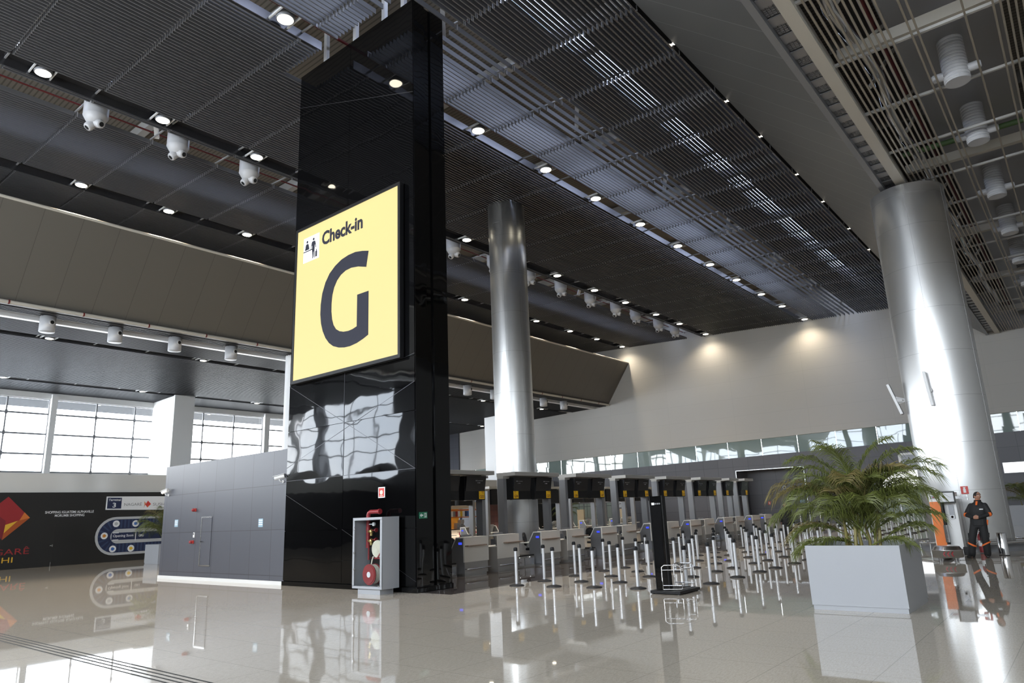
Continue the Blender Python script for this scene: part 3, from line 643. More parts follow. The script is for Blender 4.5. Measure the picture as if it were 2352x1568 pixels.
# ------------------------------------------------------------------ check-in counters (front at local y = 0, pax side looks to -Y)
def counter(first, label, loc, rz=0, group='check-in counters'):
    t = thing('check_in_counter', label, 'check-in counter', loc, rz, group); w = 1.04
    fx = (lambda x: x) if first else (lambda x: w-x)             # the slanted conveyor-side cheek is on the left of first, right of second
    mb = MB(); mb.box(0, w, -.025, 0, .38, 1.07); mb.build('front_panel', M['cwhite'], t)
    mb = MB(); mb.box(.02, w-.02, .0, .50, .06, .72); mb.box(.05, w-.05, .03, .47, 0, .06); mb.build('body', M['csteel'], t)
    mb = MB(); mb.prism([(0,.06),(.5,.06),(.5,.72),(.30,1.04),(0,1.04)], lambda a,b,q: (fx(q), a, b), .0, .03); ck = mb.build('cheek_panel', M['dsteel'], t)
    mb = MB(); mb.prism([(0,1.04),(.30,1.04),(.5,.72),(.53,.72),(.31,1.07),(0,1.07)], lambda a,b,q: (fx(q), a, b), -.004, .034); mb.prism([(-.001,.38),(.02,.38),(.02,1.05),(-.001,1.05)], lambda a,b,q: (fx(q), a, b), -.006, .0); mb.build('white_edge', M['cedge'], ck)
    mb = MB(); q0, q1 = (-.012, 0) if first else (w, w+.012); mb.box(q0, q1, .08, .20, .87, .93); mb.build('weight_display', M['blue_lcd'], t)
    mb = MB(); mb.box(.0, w, 0, .30, 1.04, 1.07); mb.box(.03, w-.03, .3, .9, .70, .73); mb.build('worktop', M['cedge'], t)
    mb = MB(); a, b = (.02, .84) if first else (.28, 1.12); mb.box(a, b, -.16, -.025, .815, .845); mb.build('bag_ledge', mat('ledge', (.30,.22,.17), .45) if 'ledge' not in bpy.data.materials else bpy.data.materials['ledge'], t)
    mb = MB(); mb.tube([(.05,.0,.19),(.05,-.1,.19),(w,-.1,.19),(w,0,.19)], .016, 6); mb.build('foot_rail', M['steel'], t)
    mb = MB(); mb.rbox((w/2,.36,.98),(.44,.05,.30),(-.35,0,0)); mb.box(w/2-.05,w/2+.05,.40,.46,.72,.95); mb.build('staff_screen', M['dsteel'], t)
    scan(t); return t
def conveyor(label, loc, w, rz=0):
    t = thing('luggage_conveyor', label, 'conveyor', loc, rz, 'luggage conveyors between the counters')
    mb = MB(); mb.box(0, w, .28, 1.4, .0, .33); mb.box(0, w, .9, 1.4, .33, .42); mb.build('frame', M['csteel'], t)
    mb = MB(); mb.box(.05, w-.05, .26, .9, .33, .37); mb.build('belt', M['rubber'], t)
    for a, b in ((.05, w/2-.02), (w/2+.02, w-.05)):
        mb = MB(); mb.box(a, b, .255, .285, .05, .27); mb.build('kick_panel', M['steel'], t)
        mb = MB(); mb.box(a, b, .85, .9, .45, .74); mb.build('rear_panel', M['csteel'], t)
        mb = MB(); mb.ball(((a+b)/2, .25, .30), .014, 8); mb.build('lamp', M['lit_white'], t)
    mb = MB(); mb.box(0, w, .92, 1.2, .45, .90); mb.build('rear_housing', M['dsteel'], t)
    scan(t); return t
PX = [15.09, 18.75, 22.42, 26.12, 29.78, 33.46]
GN = [('02','03'),('04','05'),('06','07'),('08','09'),('10','11'),('12','13')]
YC = 14.32
A0 = B0 = C0 = None
near = ['nearest the black tower', 'second from the tower', 'third from the tower', 'fourth from the tower', 'fifth from the tower', 'sixth from the tower']
for i, x in enumerate(PX):
    la = 'white-fronted check-in counter, left one of the pair %s' % near[i]; lb = 'white-fronted check-in counter, right one of the pair %s' % near[i]
    if i == 0: A0 = counter(True, la, (x,YC,0)); B0 = counter(False, lb, (x+1.45,YC,0))
    else: dup(A0, (x,YC,0), label=la); dup(B0, (x+1.45,YC,0), label=lb)
    lc = 'steel luggage conveyor after the counter pair %s' % near[i]
    if i == 0: C0 = conveyor(lc, (x+2.53,YC,0), 1.1)
    else: dup(C0, (x+2.53,YC,0), label=lc)
dup(A0, (37.12,YC,0), label='white-fronted single check-in counter, second to last of the row')
dup(A0, (38.95,YC,0), label='white-fronted single check-in counter at the far end of the row')
dup(C0, (13.98,YC,0), label='steel luggage conveyor half hidden behind the black tower')
t = thing('end_desk', 'low pale desk closing the far end of the counter row', 'desk', (40.1,YC,0)); mb = MB(); mb.box(0,1.1,0,.6,.08,.74); mb.build('front', M['cwhite'], t); mb = MB(); mb.box(-.02,1.12,-.02,.64,.74,.77); mb.build('desktop', M['cedge'], t); mb = MB(); mb.box(.04,1.06,.04,.56,0,.08); mb.build('kick_plate', M['csteel'], t)

# canopies on posts and the screens hung under them
def canopy(label, loc, w, rz=0, group='canopies over the counters'):
    t = thing('counter_canopy', label, 'canopy', loc, rz, group)
    mb = MB(); mb.box(0, w, 0, .85, 2.94, 3.07); mb.build('roof_slab', M['canopy'], t, bevel=.006)
    for px in (-.10, w-.14):
        mb = MB(); mb.box(px, px+.16, .46, .74, 0, 2.86); mb.box(px-.02,px+.18,.44,.76,0,.02); mb.build('post', M['dsteel'], t)
        mb = MB(); mb.box(px, px+.34, .46, .74, 2.86, 2.94); mb.build('post_head', M['canopy'], t)
    scan(t); return t
K0 = None
for i, x in enumerate(PX):
    lb = 'brushed metal canopy on posts over the counter pair %s' % near[i]
    if i == 0: K0 = canopy(lb, (x,15.3,0), 2.58)
    else: dup(K0, (x,15.3,0), label=lb)
K1 = canopy('short metal canopy over the second to last single counter', (37.05,15.3,0), 1.3); dup(K1, (39.2,15.3,0), label='short metal canopy over the last single counter')
def monitor(label, loc, num, side, rz=0, plate=True, group='hanging screens with yellow gate plates'):
    t = thing('flight_screen', label, 'screen', loc, rz, group); w = .98
    mb = MB(); mb.box(0, w, .0, .34, 0, .74); mb.box(.1,w-.1,.1,.3,.74,.77); mb.build('housing', M['black'], t)
    mb = MB(); mb.prism([(-.02,.28),(-.10,.76),(.02,.76),(.02,.28)], lambda a,b,q: (q,a,b), .03, w-.03); sc = mb.build('screen', M['screen'], t)
    if plate:
        mb = MB(); ln = lambda z0,z1,a,b: mb.add([(a,-.02-.08*(z0-.28)/.48-.003,z0),(b,-.02-.08*(z0-.28)/.48-.003,z0),(b,-.02-.08*(z1-.28)/.48-.003,z1),(a,-.02-.08*(z1-.28)/.48-.003,z1)], [(0,1,2,3)])
        ox = .12 if side < 0 else .45
        ln(.60,.63,ox,ox+.10); ln(.605,.62,ox+.12,ox+.36); ln(.53,.56,ox+.10,ox+.14); ln(.53,.56,ox+.16,ox+.24); mb.build('screen_text', M['screen_txt'], sc)
        px = .04 if side < 0 else w-.30; mb = MB(); mb.box(px, px+.26, -.012, .0, .03, .30); pl = mb.build('number_plate', M['plate'], t)
        o = text('G%s' % num, .20, .10, FYt(px+.03, -.012, .06), M['dred2'], 'gate_number', None, .003, .01); o.parent = pl
        mb = MB(); mb.box(px+(.03 if side<0 else .12), px+(.12 if side<0 else .23), -.0145,-.011,.245,.265); mb.box(px+(.03 if side<0 else .15), px+(.10 if side<0 else .23), -.0145,-.011,.205,.215); mb.build('small_print', M['dred3'], pl)
    mb = MB(); mb.box(.02,.06,.05,.15,-.02,0); mb.box(.08,.12,.05,.15,-.02,0); mb.build('clip', M['chrome'], t)
    scan(t); return t
for i, x in enumerate(PX):
    for j in (0, 1):
        monitor('black hanging screen with yellow plate G%s under the canopy %s' % (GN[i][j], near[i]), (x+.22+1.24*j, 15.62, 2.15), GN[i][j], -1 if j == 0 else 1)
monitor('black hanging screen with yellow plate under the second to last short canopy', (37.2,15.62,2.15), '14', -1); monitor('black hanging screen with yellow plate under the last short canopy', (39.3,15.62,2.15), '15', 1)

# second island beyond, seen from behind
PX2 = [23.6, 27.27, 30.95, 34.62, 38.3, 42.0]
for i, x in enumerate(PX2):
    dup(K0, (x+2.58, 24.85, 0), PI, 'metal canopy of the farther counter island, %s from the left' % ORD[i+1], 'canopies of the farther island')
    dup(A0, (x+2.5, 26.1, 0), PI, 'counter of the farther island seen from behind, %s pair, left unit' % ORD[i+1], 'counters of the farther island')
    dup(B0, (x+1.05, 26.1, 0), PI, 'counter of the farther island seen from behind, %s pair, right unit' % ORD[i+1], 'counters of the farther island')
    for j in (0,1):
        if i == 0 and j == 0: MON = monitor('black rear of a hanging screen on the farther island, number 1 from the left', (x+1.2, 24.4, 2.15), '', 1, PI, False, 'screens of the farther island')
        else: dup(MON, (x+1.2+1.24*j, 24.4, 2.15), PI, 'black rear of a hanging screen on the farther island, number %d from the left' % (2*i+j+1))
def chair(label, loc, rz):
    t = thing('office_chair', label, 'chair', loc, rz, 'office chairs behind the counters')
    mb = MB(); mb.rbox((0,0,.50),(.46,.44,.08)); mb.build('seat', M['black'], t, bevel=.03)
    mb = MB(); mb.prism([(.19*math.cos(a)*1.15, .82+.22*math.sin(a)) for a in [2*PI*i/16 for i in range(16)]], lambda a,b,q: (a, q+(b-.6)*.15, b), .20, .27); mb.build('backrest', M['black'], t, bevel=.01)
    mb = MB(); mb.cyl((0,0,.08),(0,0,.47),.03); mb.bar((0,.15,.47),(0,.26,.7),.05,.02); mb.build('column', M['dsteel'], t)
    mb = MB()
    for i in range(5): a = 2*PI*i/5; mb.bar((0,0,.1),(.28*math.cos(a),.28*math.sin(a),.07),.04); mb.cyl((.28*math.cos(a)-.02,.28*math.sin(a),.03),(.28*math.cos(a)+.02,.28*math.sin(a),.03),.03)
    mb.build('star_base', M['black'], t); scan(t); return t
H0 = chair('black office chair behind the left counter nearest the tower', (15.75,15.1,0), .3)
for x, y, r, lb in ((19.3,15.1,.5,'black office chair behind the second counter pair from the tower'), (23.2,15.15,-.4,'black office chair behind the third counter pair from the tower'), (24.8,15.2,.2,'black office chair tilted beside the third counter pair from the tower'), (28.6,15.1,0,'black office chair behind the fourth counter pair from the tower')): dup(H0, (x,y,0), r, lb)

# ------------------------------------------------------------------ queue posts in their lanes
def queue_post(label, loc):
    t = thing('queue_post', label, 'queue post', loc, 0, 'queue posts in the lane grid')
    mb = MB(); mb.lathe([(.178,0),(.178,.014),(.165,.024),(.09,.042),(.045,.05),(.0,.05)], n=28); mb.build('base', M['rubber'], t)
    mb = MB(); mb.lathe([(.036,.045),(.036,.80)], n=18); mb.build('pole', M['post'], t)
    mb = MB(); mb.lathe([(.040,.80),(.042,.805),(.042,.875),(.036,.885),(0,.885)], n=18); mb.box(-.014,.014,-.050,.050,.80,.862); mb.box(-.050,.050,-.014,.014,.80,.862); mb.build('belt_head', M['black'], t)
    scan(t); return t
ROWS = {
 'lane row nearest the counters': (11.15, [13.56,14.66,16.03,17.48,18.57,19.91,22.54,23.58,24.98,26.06,27.62,28.95,30.3,31.6]),
 'second lane row from counters': (10.12, [13.66,14.78,16.17,17.54,20.16,21.34,22.71,23.77,25.34,26.5,27.82,29.45,30.75,32.2]),
 'middle lane row': (9.1, [13.79,14.9,16.34,17.78,18.93,20.37,21.47,22.91,24.13,25.62,26.94,28.16,29.5,30.8,32.1]),
 'fourth lane row from counters': (8.05, [13.91,16.54,17.98,19.1,20.66,21.75,23.17,24.37,25.7,26.95,28.25,29.5,30.8]),
 'lane row farthest from counters': (6.98, [14.07,15.25,16.74,18.18,19.32,20.84,22.06,23.3,24.6,25.85,27.1,28.4,29.7]),
}
Q0 = None
def qp(label, loc):
    global Q0
    if Q0 is None: Q0 = queue_post(label, loc); return Q0
    return dup(Q0, loc, label=label)
for nm, (y, xs) in ROWS.items():
    for i, x in enumerate(xs): qp('silver queue post, %s from left in %s' % (ORD[i+1], nm), (x, y, 0))
FAR = {'front': (7.18, [34.3,35.8,37.42,38.85,40.37,41.8]), 'middle': (8.32, [34.4,35.9,37.3,38.7,39.9,41.4,42.7,44.03,45.67,46.96]), 'rear': (9.3, [36.6,38,39.4,40.8,42.13,43.93,44.91,45.72])}
for nm, (y, xs) in FAR.items():
    for i, x in enumerate(xs): qp('distant queue post right of big palm, %s from left in its %s row' % (ORD[i+1], nm), (x, y, 0))
qp('silver queue post alone at the left foot of the massive column', (28.0, 5.3, 0))
# two posts with a belt drawn between them near the dark wall
t = thing('belt_barrier', 'pair of tall posts joined by a black belt near the charcoal wall', 'barrier', (43.9, 14.0, 0))
for dy in (0, -1.15):
    mb = MB(); mb.lathe([(.16,0),(.16,.02),(.04,.05)], (0,dy,0), 20); mb.build('base', M['rubber'], t)
    mb = MB(); mb.lathe([(.036,.04),(.036,1.02),(0,1.02)], (0,dy,0), 14); mb.build('pole', M['post'], t)
mb = MB(); mb.box(-.004,.004,-1.15,0,.92,.98); mb.build('belt', M['black'], t)

# ------------------------------------------------------------------ black totem with its hand-baggage frame
t = thing('queue_totem', 'tall black totem panel with a wire bag sizer at its foot', 'totem', (13.42, 7.15, 0))
mb = MB(); mb.box(-.25,.65,-.46,.20,.015,.07); mb.build('base_plate', M['black'], t, bevel=.006)
for a in ((-.2,-.4),(.6,-.4),(-.2,.15),(.6,.15)):
    mb = MB(); mb.cyl((*a,0),(*a,.02),.03); mb.build('foot', M['rubber'], t)
rz = -.35
mb = MB(); R = Matrix.Rotation(rz,3,'Z')
def rb(mb, u0,u1,w0,w1,z0,z1): mb.rbox(R @ Vector(((u0+u1)/2,(w0+w1)/2,0))+Vector((0,0,(z0+z1)/2)), (u1-u0,w1-w0,z1-z0), (0,0,rz))
rb(mb, -.045,.045,-.19,.19,.07,1.92); pn = mb.build('panel', M['black_gloss2'], t, bevel=.004)
mb = MB(); rb(mb,-.05,-.02,-.20,-.175,.07,1.93); rb(mb,-.05,-.02,.175,.20,.07,1.93); mb.build('edge_trim', M['black'], pn)
mb = MB(); rb(mb,-.052,-.044,.05,.13,1.74,1.79); mb.build('badge', M['white'], pn)
mb = MB(); rb(mb,-.052,-.044,-.02,.04,1.75,1.78); rb(mb,-.052,-.044,-.08,-.035,1.75,1.78); rb(mb,-.052,-.044,-.13,-.095,1.75,1.78); mb.build('badge_text', M['greytext'], pn)
for k, (a, b) in enumerate((((-.16,-.05),(-.02,-.40)), ((-.02,-.40),(.55,-.40)), ((.55,-.40),(.46,.0)))):
    A, B = Vector((*a,.09)), Vector((*b,.09)); mb = MB(); d = (B-A); e = d.normalized()*.05; up = Vector((0,0,.46))
    mb.tube([A, A+up*.92, A+up+e, B+up-e, B+up*.92, B, A+Vector((0,0,0))], .011, 6)
    for q in (.16, .80): mb.tube([A+up*q, B+up*q], .008, 6)
    mb.build('sizer_frame', M['chrome'], t)
# ------------------------------------------------------------------ palms
def frond(pa, base, az, el, L, droop, m, seed, nl=46, wl=.42):
    """one feather leaf: arched midrib plus many narrow folded leaflets"""
    rr = random.Random(seed); mb = MB(); pts = []; p = Vector(base); e = el; st = L/14
    side = Vector((-math.sin(az), math.cos(az), 0))
    for i in range(15):
        pts.append(p.copy()); d = Vector((math.cos(az)*math.cos(e), math.sin(az)*math.cos(e), math.sin(e)))
        p = p + d*st; e -= droop/14*(.4+1.6*(i/14))
    mb.tube(pts, [.011*(1-i/17)+.002 for i in range(15)], 5)
    for i in range(nl):
        q = .20+.80*i/(nl-1); k = min(13, int(q*14)); a = pts[k].lerp(pts[k+1], q*14-k) if k < 14 else pts[14]
        d = (pts[min(k+1,14)]-pts[k]).normalized(); up = side.cross(d); up = up if up.z > 0 else -up
        ll = wl*(math.sin(PI*min(1,(q-.08)*.98))**.6+.12)*rr.uniform(.8,1.2)
        for s in (-1, 1):
            dr = (side*s*.80 + d*rr.uniform(.55,.8) + up*rr.uniform(.05,.35)).normalized()
            mid = a + dr*ll*.5; tip = a + dr*ll + Vector((0,0,-ll*rr.uniform(.25,.75)))
            w = d*rr.uniform(.0045,.0075); n = up*.004
            mb.add([a-w*.5, a+w*.5, mid+w-n, mid+n*1.0, mid-w-n, tip], [(0,3,4),(0,1,3),(1,2,3),(4,3,5),(3,2,5)])
    return mb.build('frond', m, pa)
def potted_palm(label, loc, rz, size, h, fr, stems, ph=.06, seed=1):
    t = thing('potted_palm', label, 'potted palm', loc, rz); a, b = size[0]/2, size[1]/2
    mb = MB(); w = .035
    mb.box(-a, a, -b, -b+w, ph, h); mb.box(-a, a, b-w, b, ph, h); mb.box(-a, -a+w, -b+w, b-w, ph, h); mb.box(a-w, a, -b+w, b-w, ph, h); mb.box(-a+w, a-w, -b+w, b-w, ph, ph+.02); mb.build('planter_box', M['planter'], t)
    mb = MB(); mb.box(-a+.014, a-.014, -b+.014, b-.014, 0, ph+.001); mb.build('plinth', M['planter'], t)
    mb = MB(); mb.box(-a+w, a-w, -b+w, b-w, h-.22, h-.14); mb.build('soil', M['soil'], t)
    for i, (p, q) in enumerate(stems):
        mb = MB(); P, Q = Vector(p), Vector(q); mb.tube([P, P.lerp(Q,.5)+Vector((.02*((i%3)-1),.02*((i%2)*2-1),0)), Q], [.032,.026,.016], 8); mb.build('stem', M['stem'], t)
    for i, (bp, az, el, L, dr, br, wl) in enumerate(fr): frond(t, bp, az, el, L, dr, M['leaf2'] if br else M['leaf'], seed*100+i, 48, wl)
    scan(t); return t
# big palm: camera sees it looking along +X; +Y is picture-left
rr = random.Random(5)
stems = [((-.15+.3*rr.random(), -.05+.5*(i/6.)-.2, .78), (-.1+.3*rr.random(), -.05+.6*(i/6.)-.26+rr.uniform(-.06,.06), 1.25+.4*rr.random())) for i in range(7)]
fr = []
def F(y0, z0, az, el, L, dr, br=0, wl=.40, x0=0.): fr.append(((x0, y0, z0), math.radians(az), math.radians(el), L*.95, math.radians(dr), br, wl))
# az: 90 = +Y (picture left), 270 = picture right, 180 = towards camera, 0 = away
F(.10,1.35, 95,62,1.75,110,1,.34); F(.05,1.45,110,48,1.45,85,1,.36); F(.0,1.5,75,70,1.55,95); F(.12,1.3,140,58,1.35,100,0,.38)
F(-.05,1.6,60,84,1.45,75,0,.36); F(.0,1.6,170,80,1.45,80,0,.36); F(.05,1.55,100,80,1.5,95); F(-.1,1.55,280,78,1.5,85)
F(-.12,1.45,268,66,1.55,100,0,.38); F(-.12,1.35,262,50,1.35,80,0,.40); F(-.15,1.15,275,34,1.15,50,0,.40); F(-.12,1.35,250,56,1.4,95,0,.38); F(-.2,1.5,300,66,1.6,90)
F(.05,1.2,170,66,1.2,100,0,.40); F(-.05,1.25,200,62,1.15,95,0,.40); F(.1,1.2,140,56,1.15,95,0,.40); F(-.15,1.25,225,58,1.15,95,0,.40)
F(.15,1.05,100,36,1.05,85,0,.34); F(.2,1.0,118,12,.95,55,0,.34); F(.15,1.1,80,30,1.2,80,1,.36); F(.2,1.2,92,45,1.45,95,0,.38)
F(.0,1.05,160,62,.85,80,0,.28); F(-.2,1.05,215,60,.8,75,0,.28); F(-.15,.95,250,25,.7,60,0,.3); F(.05,.95,130,25,.8,70,0,.3); F(-.3,1.0,285,40,.85,60,0,.3)
F(.0,1.5,20,62,1.5,90); F(-.1,1.4,340,55,1.5,90); F(.1,1.4,45,56,1.5,95); F(.0,1.2,0,40,1.3,80); F(-.1,1.2,315,45,1.3,80); F(.15,1.2,60,40,1.3,80)
F(.05,1.5,190,66,1.3,100,1,.38); F(-.1,1.5,235,64,1.4,105,0,.4); F(-.05,1.65,100,86,1.3,60,0,.34); F(-.02,1.65,285,84,1.35,65,0,.34)
for i in range(18):
    az = rr.uniform(70,290); el = rr.uniform(54,84); F(rr.uniform(-.20,.18), rr.uniform(1.0,1.5), az, el, rr.uniform(1.0,1.35), rr.uniform(60,100), 1 if rr.random() < .15 else 0, rr.uniform(.34,.44), rr.uniform(-.15,.15))
potted_palm('large leafy palm in a pale grey square planter in front of the massive column', (13.0, 3.2, 0), 0, (1.52, 1.40), .985, fr, stems, .07, 1)
def small_fr(n, s, z, seed):
    rr = random.Random(seed); out = []
    for i in range(n):
        az = 2*PI*i/n + rr.uniform(-.3,.3); el = math.radians(rr.uniform(30,82)); out.append(((rr.uniform(-.1,.1), rr.uniform(-.1,.1), z+rr.uniform(0,.35)*s), az, el, rr.uniform(.95,1.35)*s, math.radians(rr.uniform(60,110)), rr.random() < .15, .36*s))
    return out
st = lambda s, z: [((.1*math.cos(i*2.1), .1*math.sin(i*2.1), z), (.2*math.cos(i*2.1), .2*math.sin(i*2.1), z+.5*s)) for i in range(4)]
potted_palm('smaller palm in a grey planter before the black hoarding at the far left', (16.55, 36.0, 0), 0, (1.2,1.45), .9, small_fr(20, 1.4, 1.0, 11), st(1.3,.7), .05, 2)
potted_palm('palm in a grey planter at the right edge beyond the massive column', (46.8, 3.15, 0), 0, (1.3,1.5), 1.02, small_fr(16, 1.15, 1.1, 23), st(1,.8), .05, 3)
potted_palm('dim palm behind the farther counters before the dark wall', (51.5, 36.5, 0), 0, (1.0,1.0), .8, small_fr(12, 1.2, 1.2, 31), st(1.2,.7), .05, 4)

# ------------------------------------------------------------------ luggage wrapping machine, bin
t = thing('wrapping_machine', 'white and orange luggage wrapping machine with a round steel turntable', 'machine', (23.6, 3.6, 0))
mb = MB(); mb.box(1.0,1.5,-.28,.42,.16,1.78); mb.box(1.05,1.45,-.24,.38,0,.16); cb = mb.build('cabinet', M['white2'], t, bevel=.01)
mb = MB(); mb.box(.985,1.0,.13,.40,.2,1.52); mb.build('orange_panel', M['orange'], cb)
mb = MB(); mb.box(.985,1.0,.13,.37,1.60,1.70); mb.build('control_display', M['dsteel'], cb)
mb = MB(); mb.box(.975,.985,.16,.30,1.635,1.665); mb.build('red_digits', M['dred'], cb)
mb = MB(); mb.cyl((.82,.06,.30),(.82,.06,1.5),.045,12); mb.bar((.98,.06,.3),(.98,.06,1.5),.05); mb.build('mast', M['black'], t)
mb = MB(); mb.cyl((.80,.07,.36),(.80,.07,.85),.055,14); mb.build('film_roll', M['chrome'], t)
mb = MB(); mb.rbox((.72,-.10,1.64),(.06,.44,.33),(0,.12,.12)); mo = mb.build('monitor', M['black'], t, bevel=.01)
mb = MB(); mb.rbox((.685,-.105,1.64),(.01,.36,.26),(0,.12,.12)); mb.build('monitor_glass', mat('grey_screen', (.30,.31,.33), .15), mo)
mb = MB(); mb.bar((.75,-.1,1.62),(.95,-.1,1.62),.06); mb.bar((.76,-.28,1.62),(.86,-.62,1.62),.07); mb.box(.82,.92,-.62,-.60,1.54,1.70); mb.build('swing_arm', M['steel'], t)
mb = MB(); mb.box(.96,1.0,-.20,-.07,1.02,1.42); kp = mb.build('keypad', M['dsteel'], t)
mb = MB(); mb.cyl((.945,-.13,1.07),(.96,-.13,1.07),.035,14); mb.build('stop_button', M['red_sign'], kp)
mb = MB(); mb.box(.945,.965,-.19,-.08,1.02,1.12); mb.build('button_plate', M['paper'], kp)
TC = (-1.25, -.18, 0)
mb = MB(); mb.lathe([(.34,.09),(.36,.10),(.36,.27),(.37,.275),(.37,.29),(.34,.30),(.30,.37),(.27,.385),(0,.385)], TC, 40); tt = mb.build('turntable', M['steel'], t)
mb = MB()
for k in range(3):
    a0 = PI + .35 - .26*k
    for s in (0, 1):
        vs = []
        for (da, z) in ((0,.19),(.10,.25 if s else .13),(.20,.25 if s else .13),(.10,.19)):
            a = a0 + da*1.0; vs.append((TC[0]+.3625*math.cos(a), TC[1]+.3625*math.sin(a), z))
        mb.add(vs, [(0,1,2,3)])
mb.build('red_chevrons', M['dred'], tt)
for a in (.8, 2.4, 3.9, 5.5):
    mb = MB(); mb.cyl((TC[0]+.27*math.cos(a),TC[1]+.27*math.sin(a),0),(TC[0]+.27*math.cos(a),TC[1]+.27*math.sin(a),.1),.025,10); mb.cyl((TC[0]+.27*math.cos(a),TC[1]+.27*math.sin(a),0),(TC[0]+.27*math.cos(a),TC[1]+.27*math.sin(a),.02),.045,12); mb.build('foot', M['chrome'], t)
mb = MB(); mb.box(-.9,1.0,-.12,.06,.02,.10); mb.build('base_beam', M['dsteel'], t)
mb = MB(); mb.box(.6,.95,-.52,-.30,.02,.24); mb.build('motor', M['black'], t, bevel=.02)
t = thing('waste_bin', 'polished steel cylinder bin to the right of the standing man', 'bin', (24.4, 2.36, 0)); mb = MB(); mb.lathe([(.125,.02),(.125,.60),(.118,.61),(.11,.60),(.11,.4),(0,.4)], n=32); mb.build('body', M['chrome'], t)
mb = MB(); mb.lathe([(.128,0),(.128,.02),(0,.02)], n=32); mb.build('base_ring', M['rubber'], t)
# ------------------------------------------------------------------ downlights: a lens in a trim ring on a cross bracket, each a real lamp
SPOT = 1600.
LX = [[9.45,13.6,17.7,21.95,25.83,30.0,34.2,38.45,42.5,46.9,51.1,56.3], [5.92,9.74,13.5,17.6,21.7,25.95,30.1,34.3,38.6,42.7,47.3,51.3,56.3], [9.96,13.8,17.9,21.9,25.9,30.2,34.65,38.8,43.0,47.7,51.9,56.3]]
RN = ['ceiling row passing the tower', 'middle ceiling row', 'ceiling row by beige bulkhead']
def downlight(label, loc, r, grp):
    t = thing('downlight', label, 'downlight', loc, 0, grp)
    mb = MB(); mb.lathe([(r*1.12,.0),(r*1.16,.02),(r*1.16,.16),(0,.16)], n=24); mb.build('trim_ring', M['dsteel'], t)
    mb = MB(); mb.lathe([(r,-.004),(0,-.012)], n=24); mb.build('lens', M['lamp'], t)
    if r > .14:
        for sx in (-.3,.3): mb = MB(); mb.box(sx-.02,sx+.02,-.33,.36,.05,.12); mb.build('bracket', M['slat_end'], t)
    scan(t); return t
def spot(loc, e, ang=84, blend=.9):
    l = bpy.data.lights.new('lamp', 'SPOT'); l.energy = e; l.color = (1,.86,.66); l.spot_size = math.radians(ang); l.spot_blend = blend; l.shadow_soft_size = .15
    o = bpy.data.objects.new('downlight_lamp', l); COL.objects.link(o); o.location = loc
def place(kind, xs, tail, hid, ref, hid2=(), ref2=''):
    """labels counted along what the photo shows: left of the tower, right of it, or hidden"""
    out = []; a = b = 0; first = min(list(hid)+[99])
    for x in xs:
        if x in hid: out.append('%s %s, hidden behind %s' % (kind, tail, ref))
        elif x in hid2: out.append('%s %s, hidden behind %s' % (kind, tail, ref2))
        elif x < first: a += 1; out.append('%s %s, %s from left, left of tower' % (kind, tail, ORD[a]))
        else: b += 1; out.append('%s %s, %s from left, right of tower' % (kind, tail, ORD[b]))
    return out
HT, HC = 'the black tower', 'the slim column'
D0 = None
for k, y in enumerate(LR):
    NM = place('round lit downlight', LX[k], 'in %s' % RN[k], [[13.6],[17.6,21.7],[21.9,25.9,30.2]][k], HT, [[],[30.1],[38.8]][k], HC)
    for i, x in enumerate(LX[k]):
        lb = NM[i]
        z = zc(y)-.06
        if D0 is None: D0 = downlight(lb, (x,y,z), .225, 'downlights in the high ceiling')
        else: dup(D0, (x,y,z), 0, lb)
        if x > 56: spot((55.7,y,z-.05), SPOT*.42, 142, 1.)
        else: spot((x,y,z-.05), SPOT)
D1 = None
for k, (y, xs) in enumerate(((39.2,[11.5,19.45,27.3,35.2,44.1,52.4]), (49.4,[12.35,20.4,29.0,37.5,46.,55.3]))):
    NM = place('round lit downlight', xs, 'in low ceiling row near %s' % ['bulkhead', 'windows'][k], [[27.3,35.2],[37.5,46.]][k], HT)
    for i, x in enumerate(xs):
        lb = NM[i]
        if D1 is None: D1 = downlight(lb, (x,y,zl(y)-.06), .17, 'downlights in the low ceiling')
        else: dup(D1, (x,y,zl(y)-.06), 0, lb)
        spot((x,y,zl(y)-.1), SPOT*.5)
D2 = None
for i, x in enumerate([17.77,21.91,25.17,29.46,33.25,37.8,42]):
    lb = 'tiny lit downlight tucked at the grey soffit edge, %s from the near end' % ORD[i+1]
    if D2 is None: D2 = downlight(lb, (x,7.53,15.46), .07, 'downlights along the soffit edge')
    else: dup(D2, (x,7.53,15.46), 0, lb)
    spot((x,7.45,15.42), SPOT*.25)

# ------------------------------------------------------------------ air nozzles and drum diffusers
def nozzle(label, loc):
    t = thing('air_nozzle', label, 'air nozzle', loc, 0, 'air nozzles in the ceiling slot')
    mb = MB(); mb.lathe([(.40,1.0),(.40,.30),(.41,.28),(.24,-.02),(0,-.02)], n=20); mb.build('drum', M['nozzle'], t)
    for d in ((.30,-.82,-.42), (-.62,.10,-.78)):
        a = Vector(d).normalized(); o = a*.10+Vector((0,0,.06)); mb = MB(); mb.lathe([(.15,0),(.16,.02),(.155,.22),(.13,.27),(.08,.27)], n=18)
        mb.v = [tuple(a.to_track_quat('Z','Y') @ Vector(p) + o) for p in mb.v]; nz = mb.build('jet', M['nozzle'], t)
        mb = MB(); mb.cyl(o+a*.262, o+a*.274, .085, 16); mb.build('jet_opening', M['black'], nz)
    scan(t); return t
N0 = None
NX = [7.96,10.9,13.9,17.0,20.0,23.1,26.2,29.6,33.0,36.4,39.95,43.4,46.3,50.0,52.9]
NM = place('white twin-jet air nozzle', NX, 'in the ceiling slot', [17.0,20.0,23.1], HT, [29.6], HC)
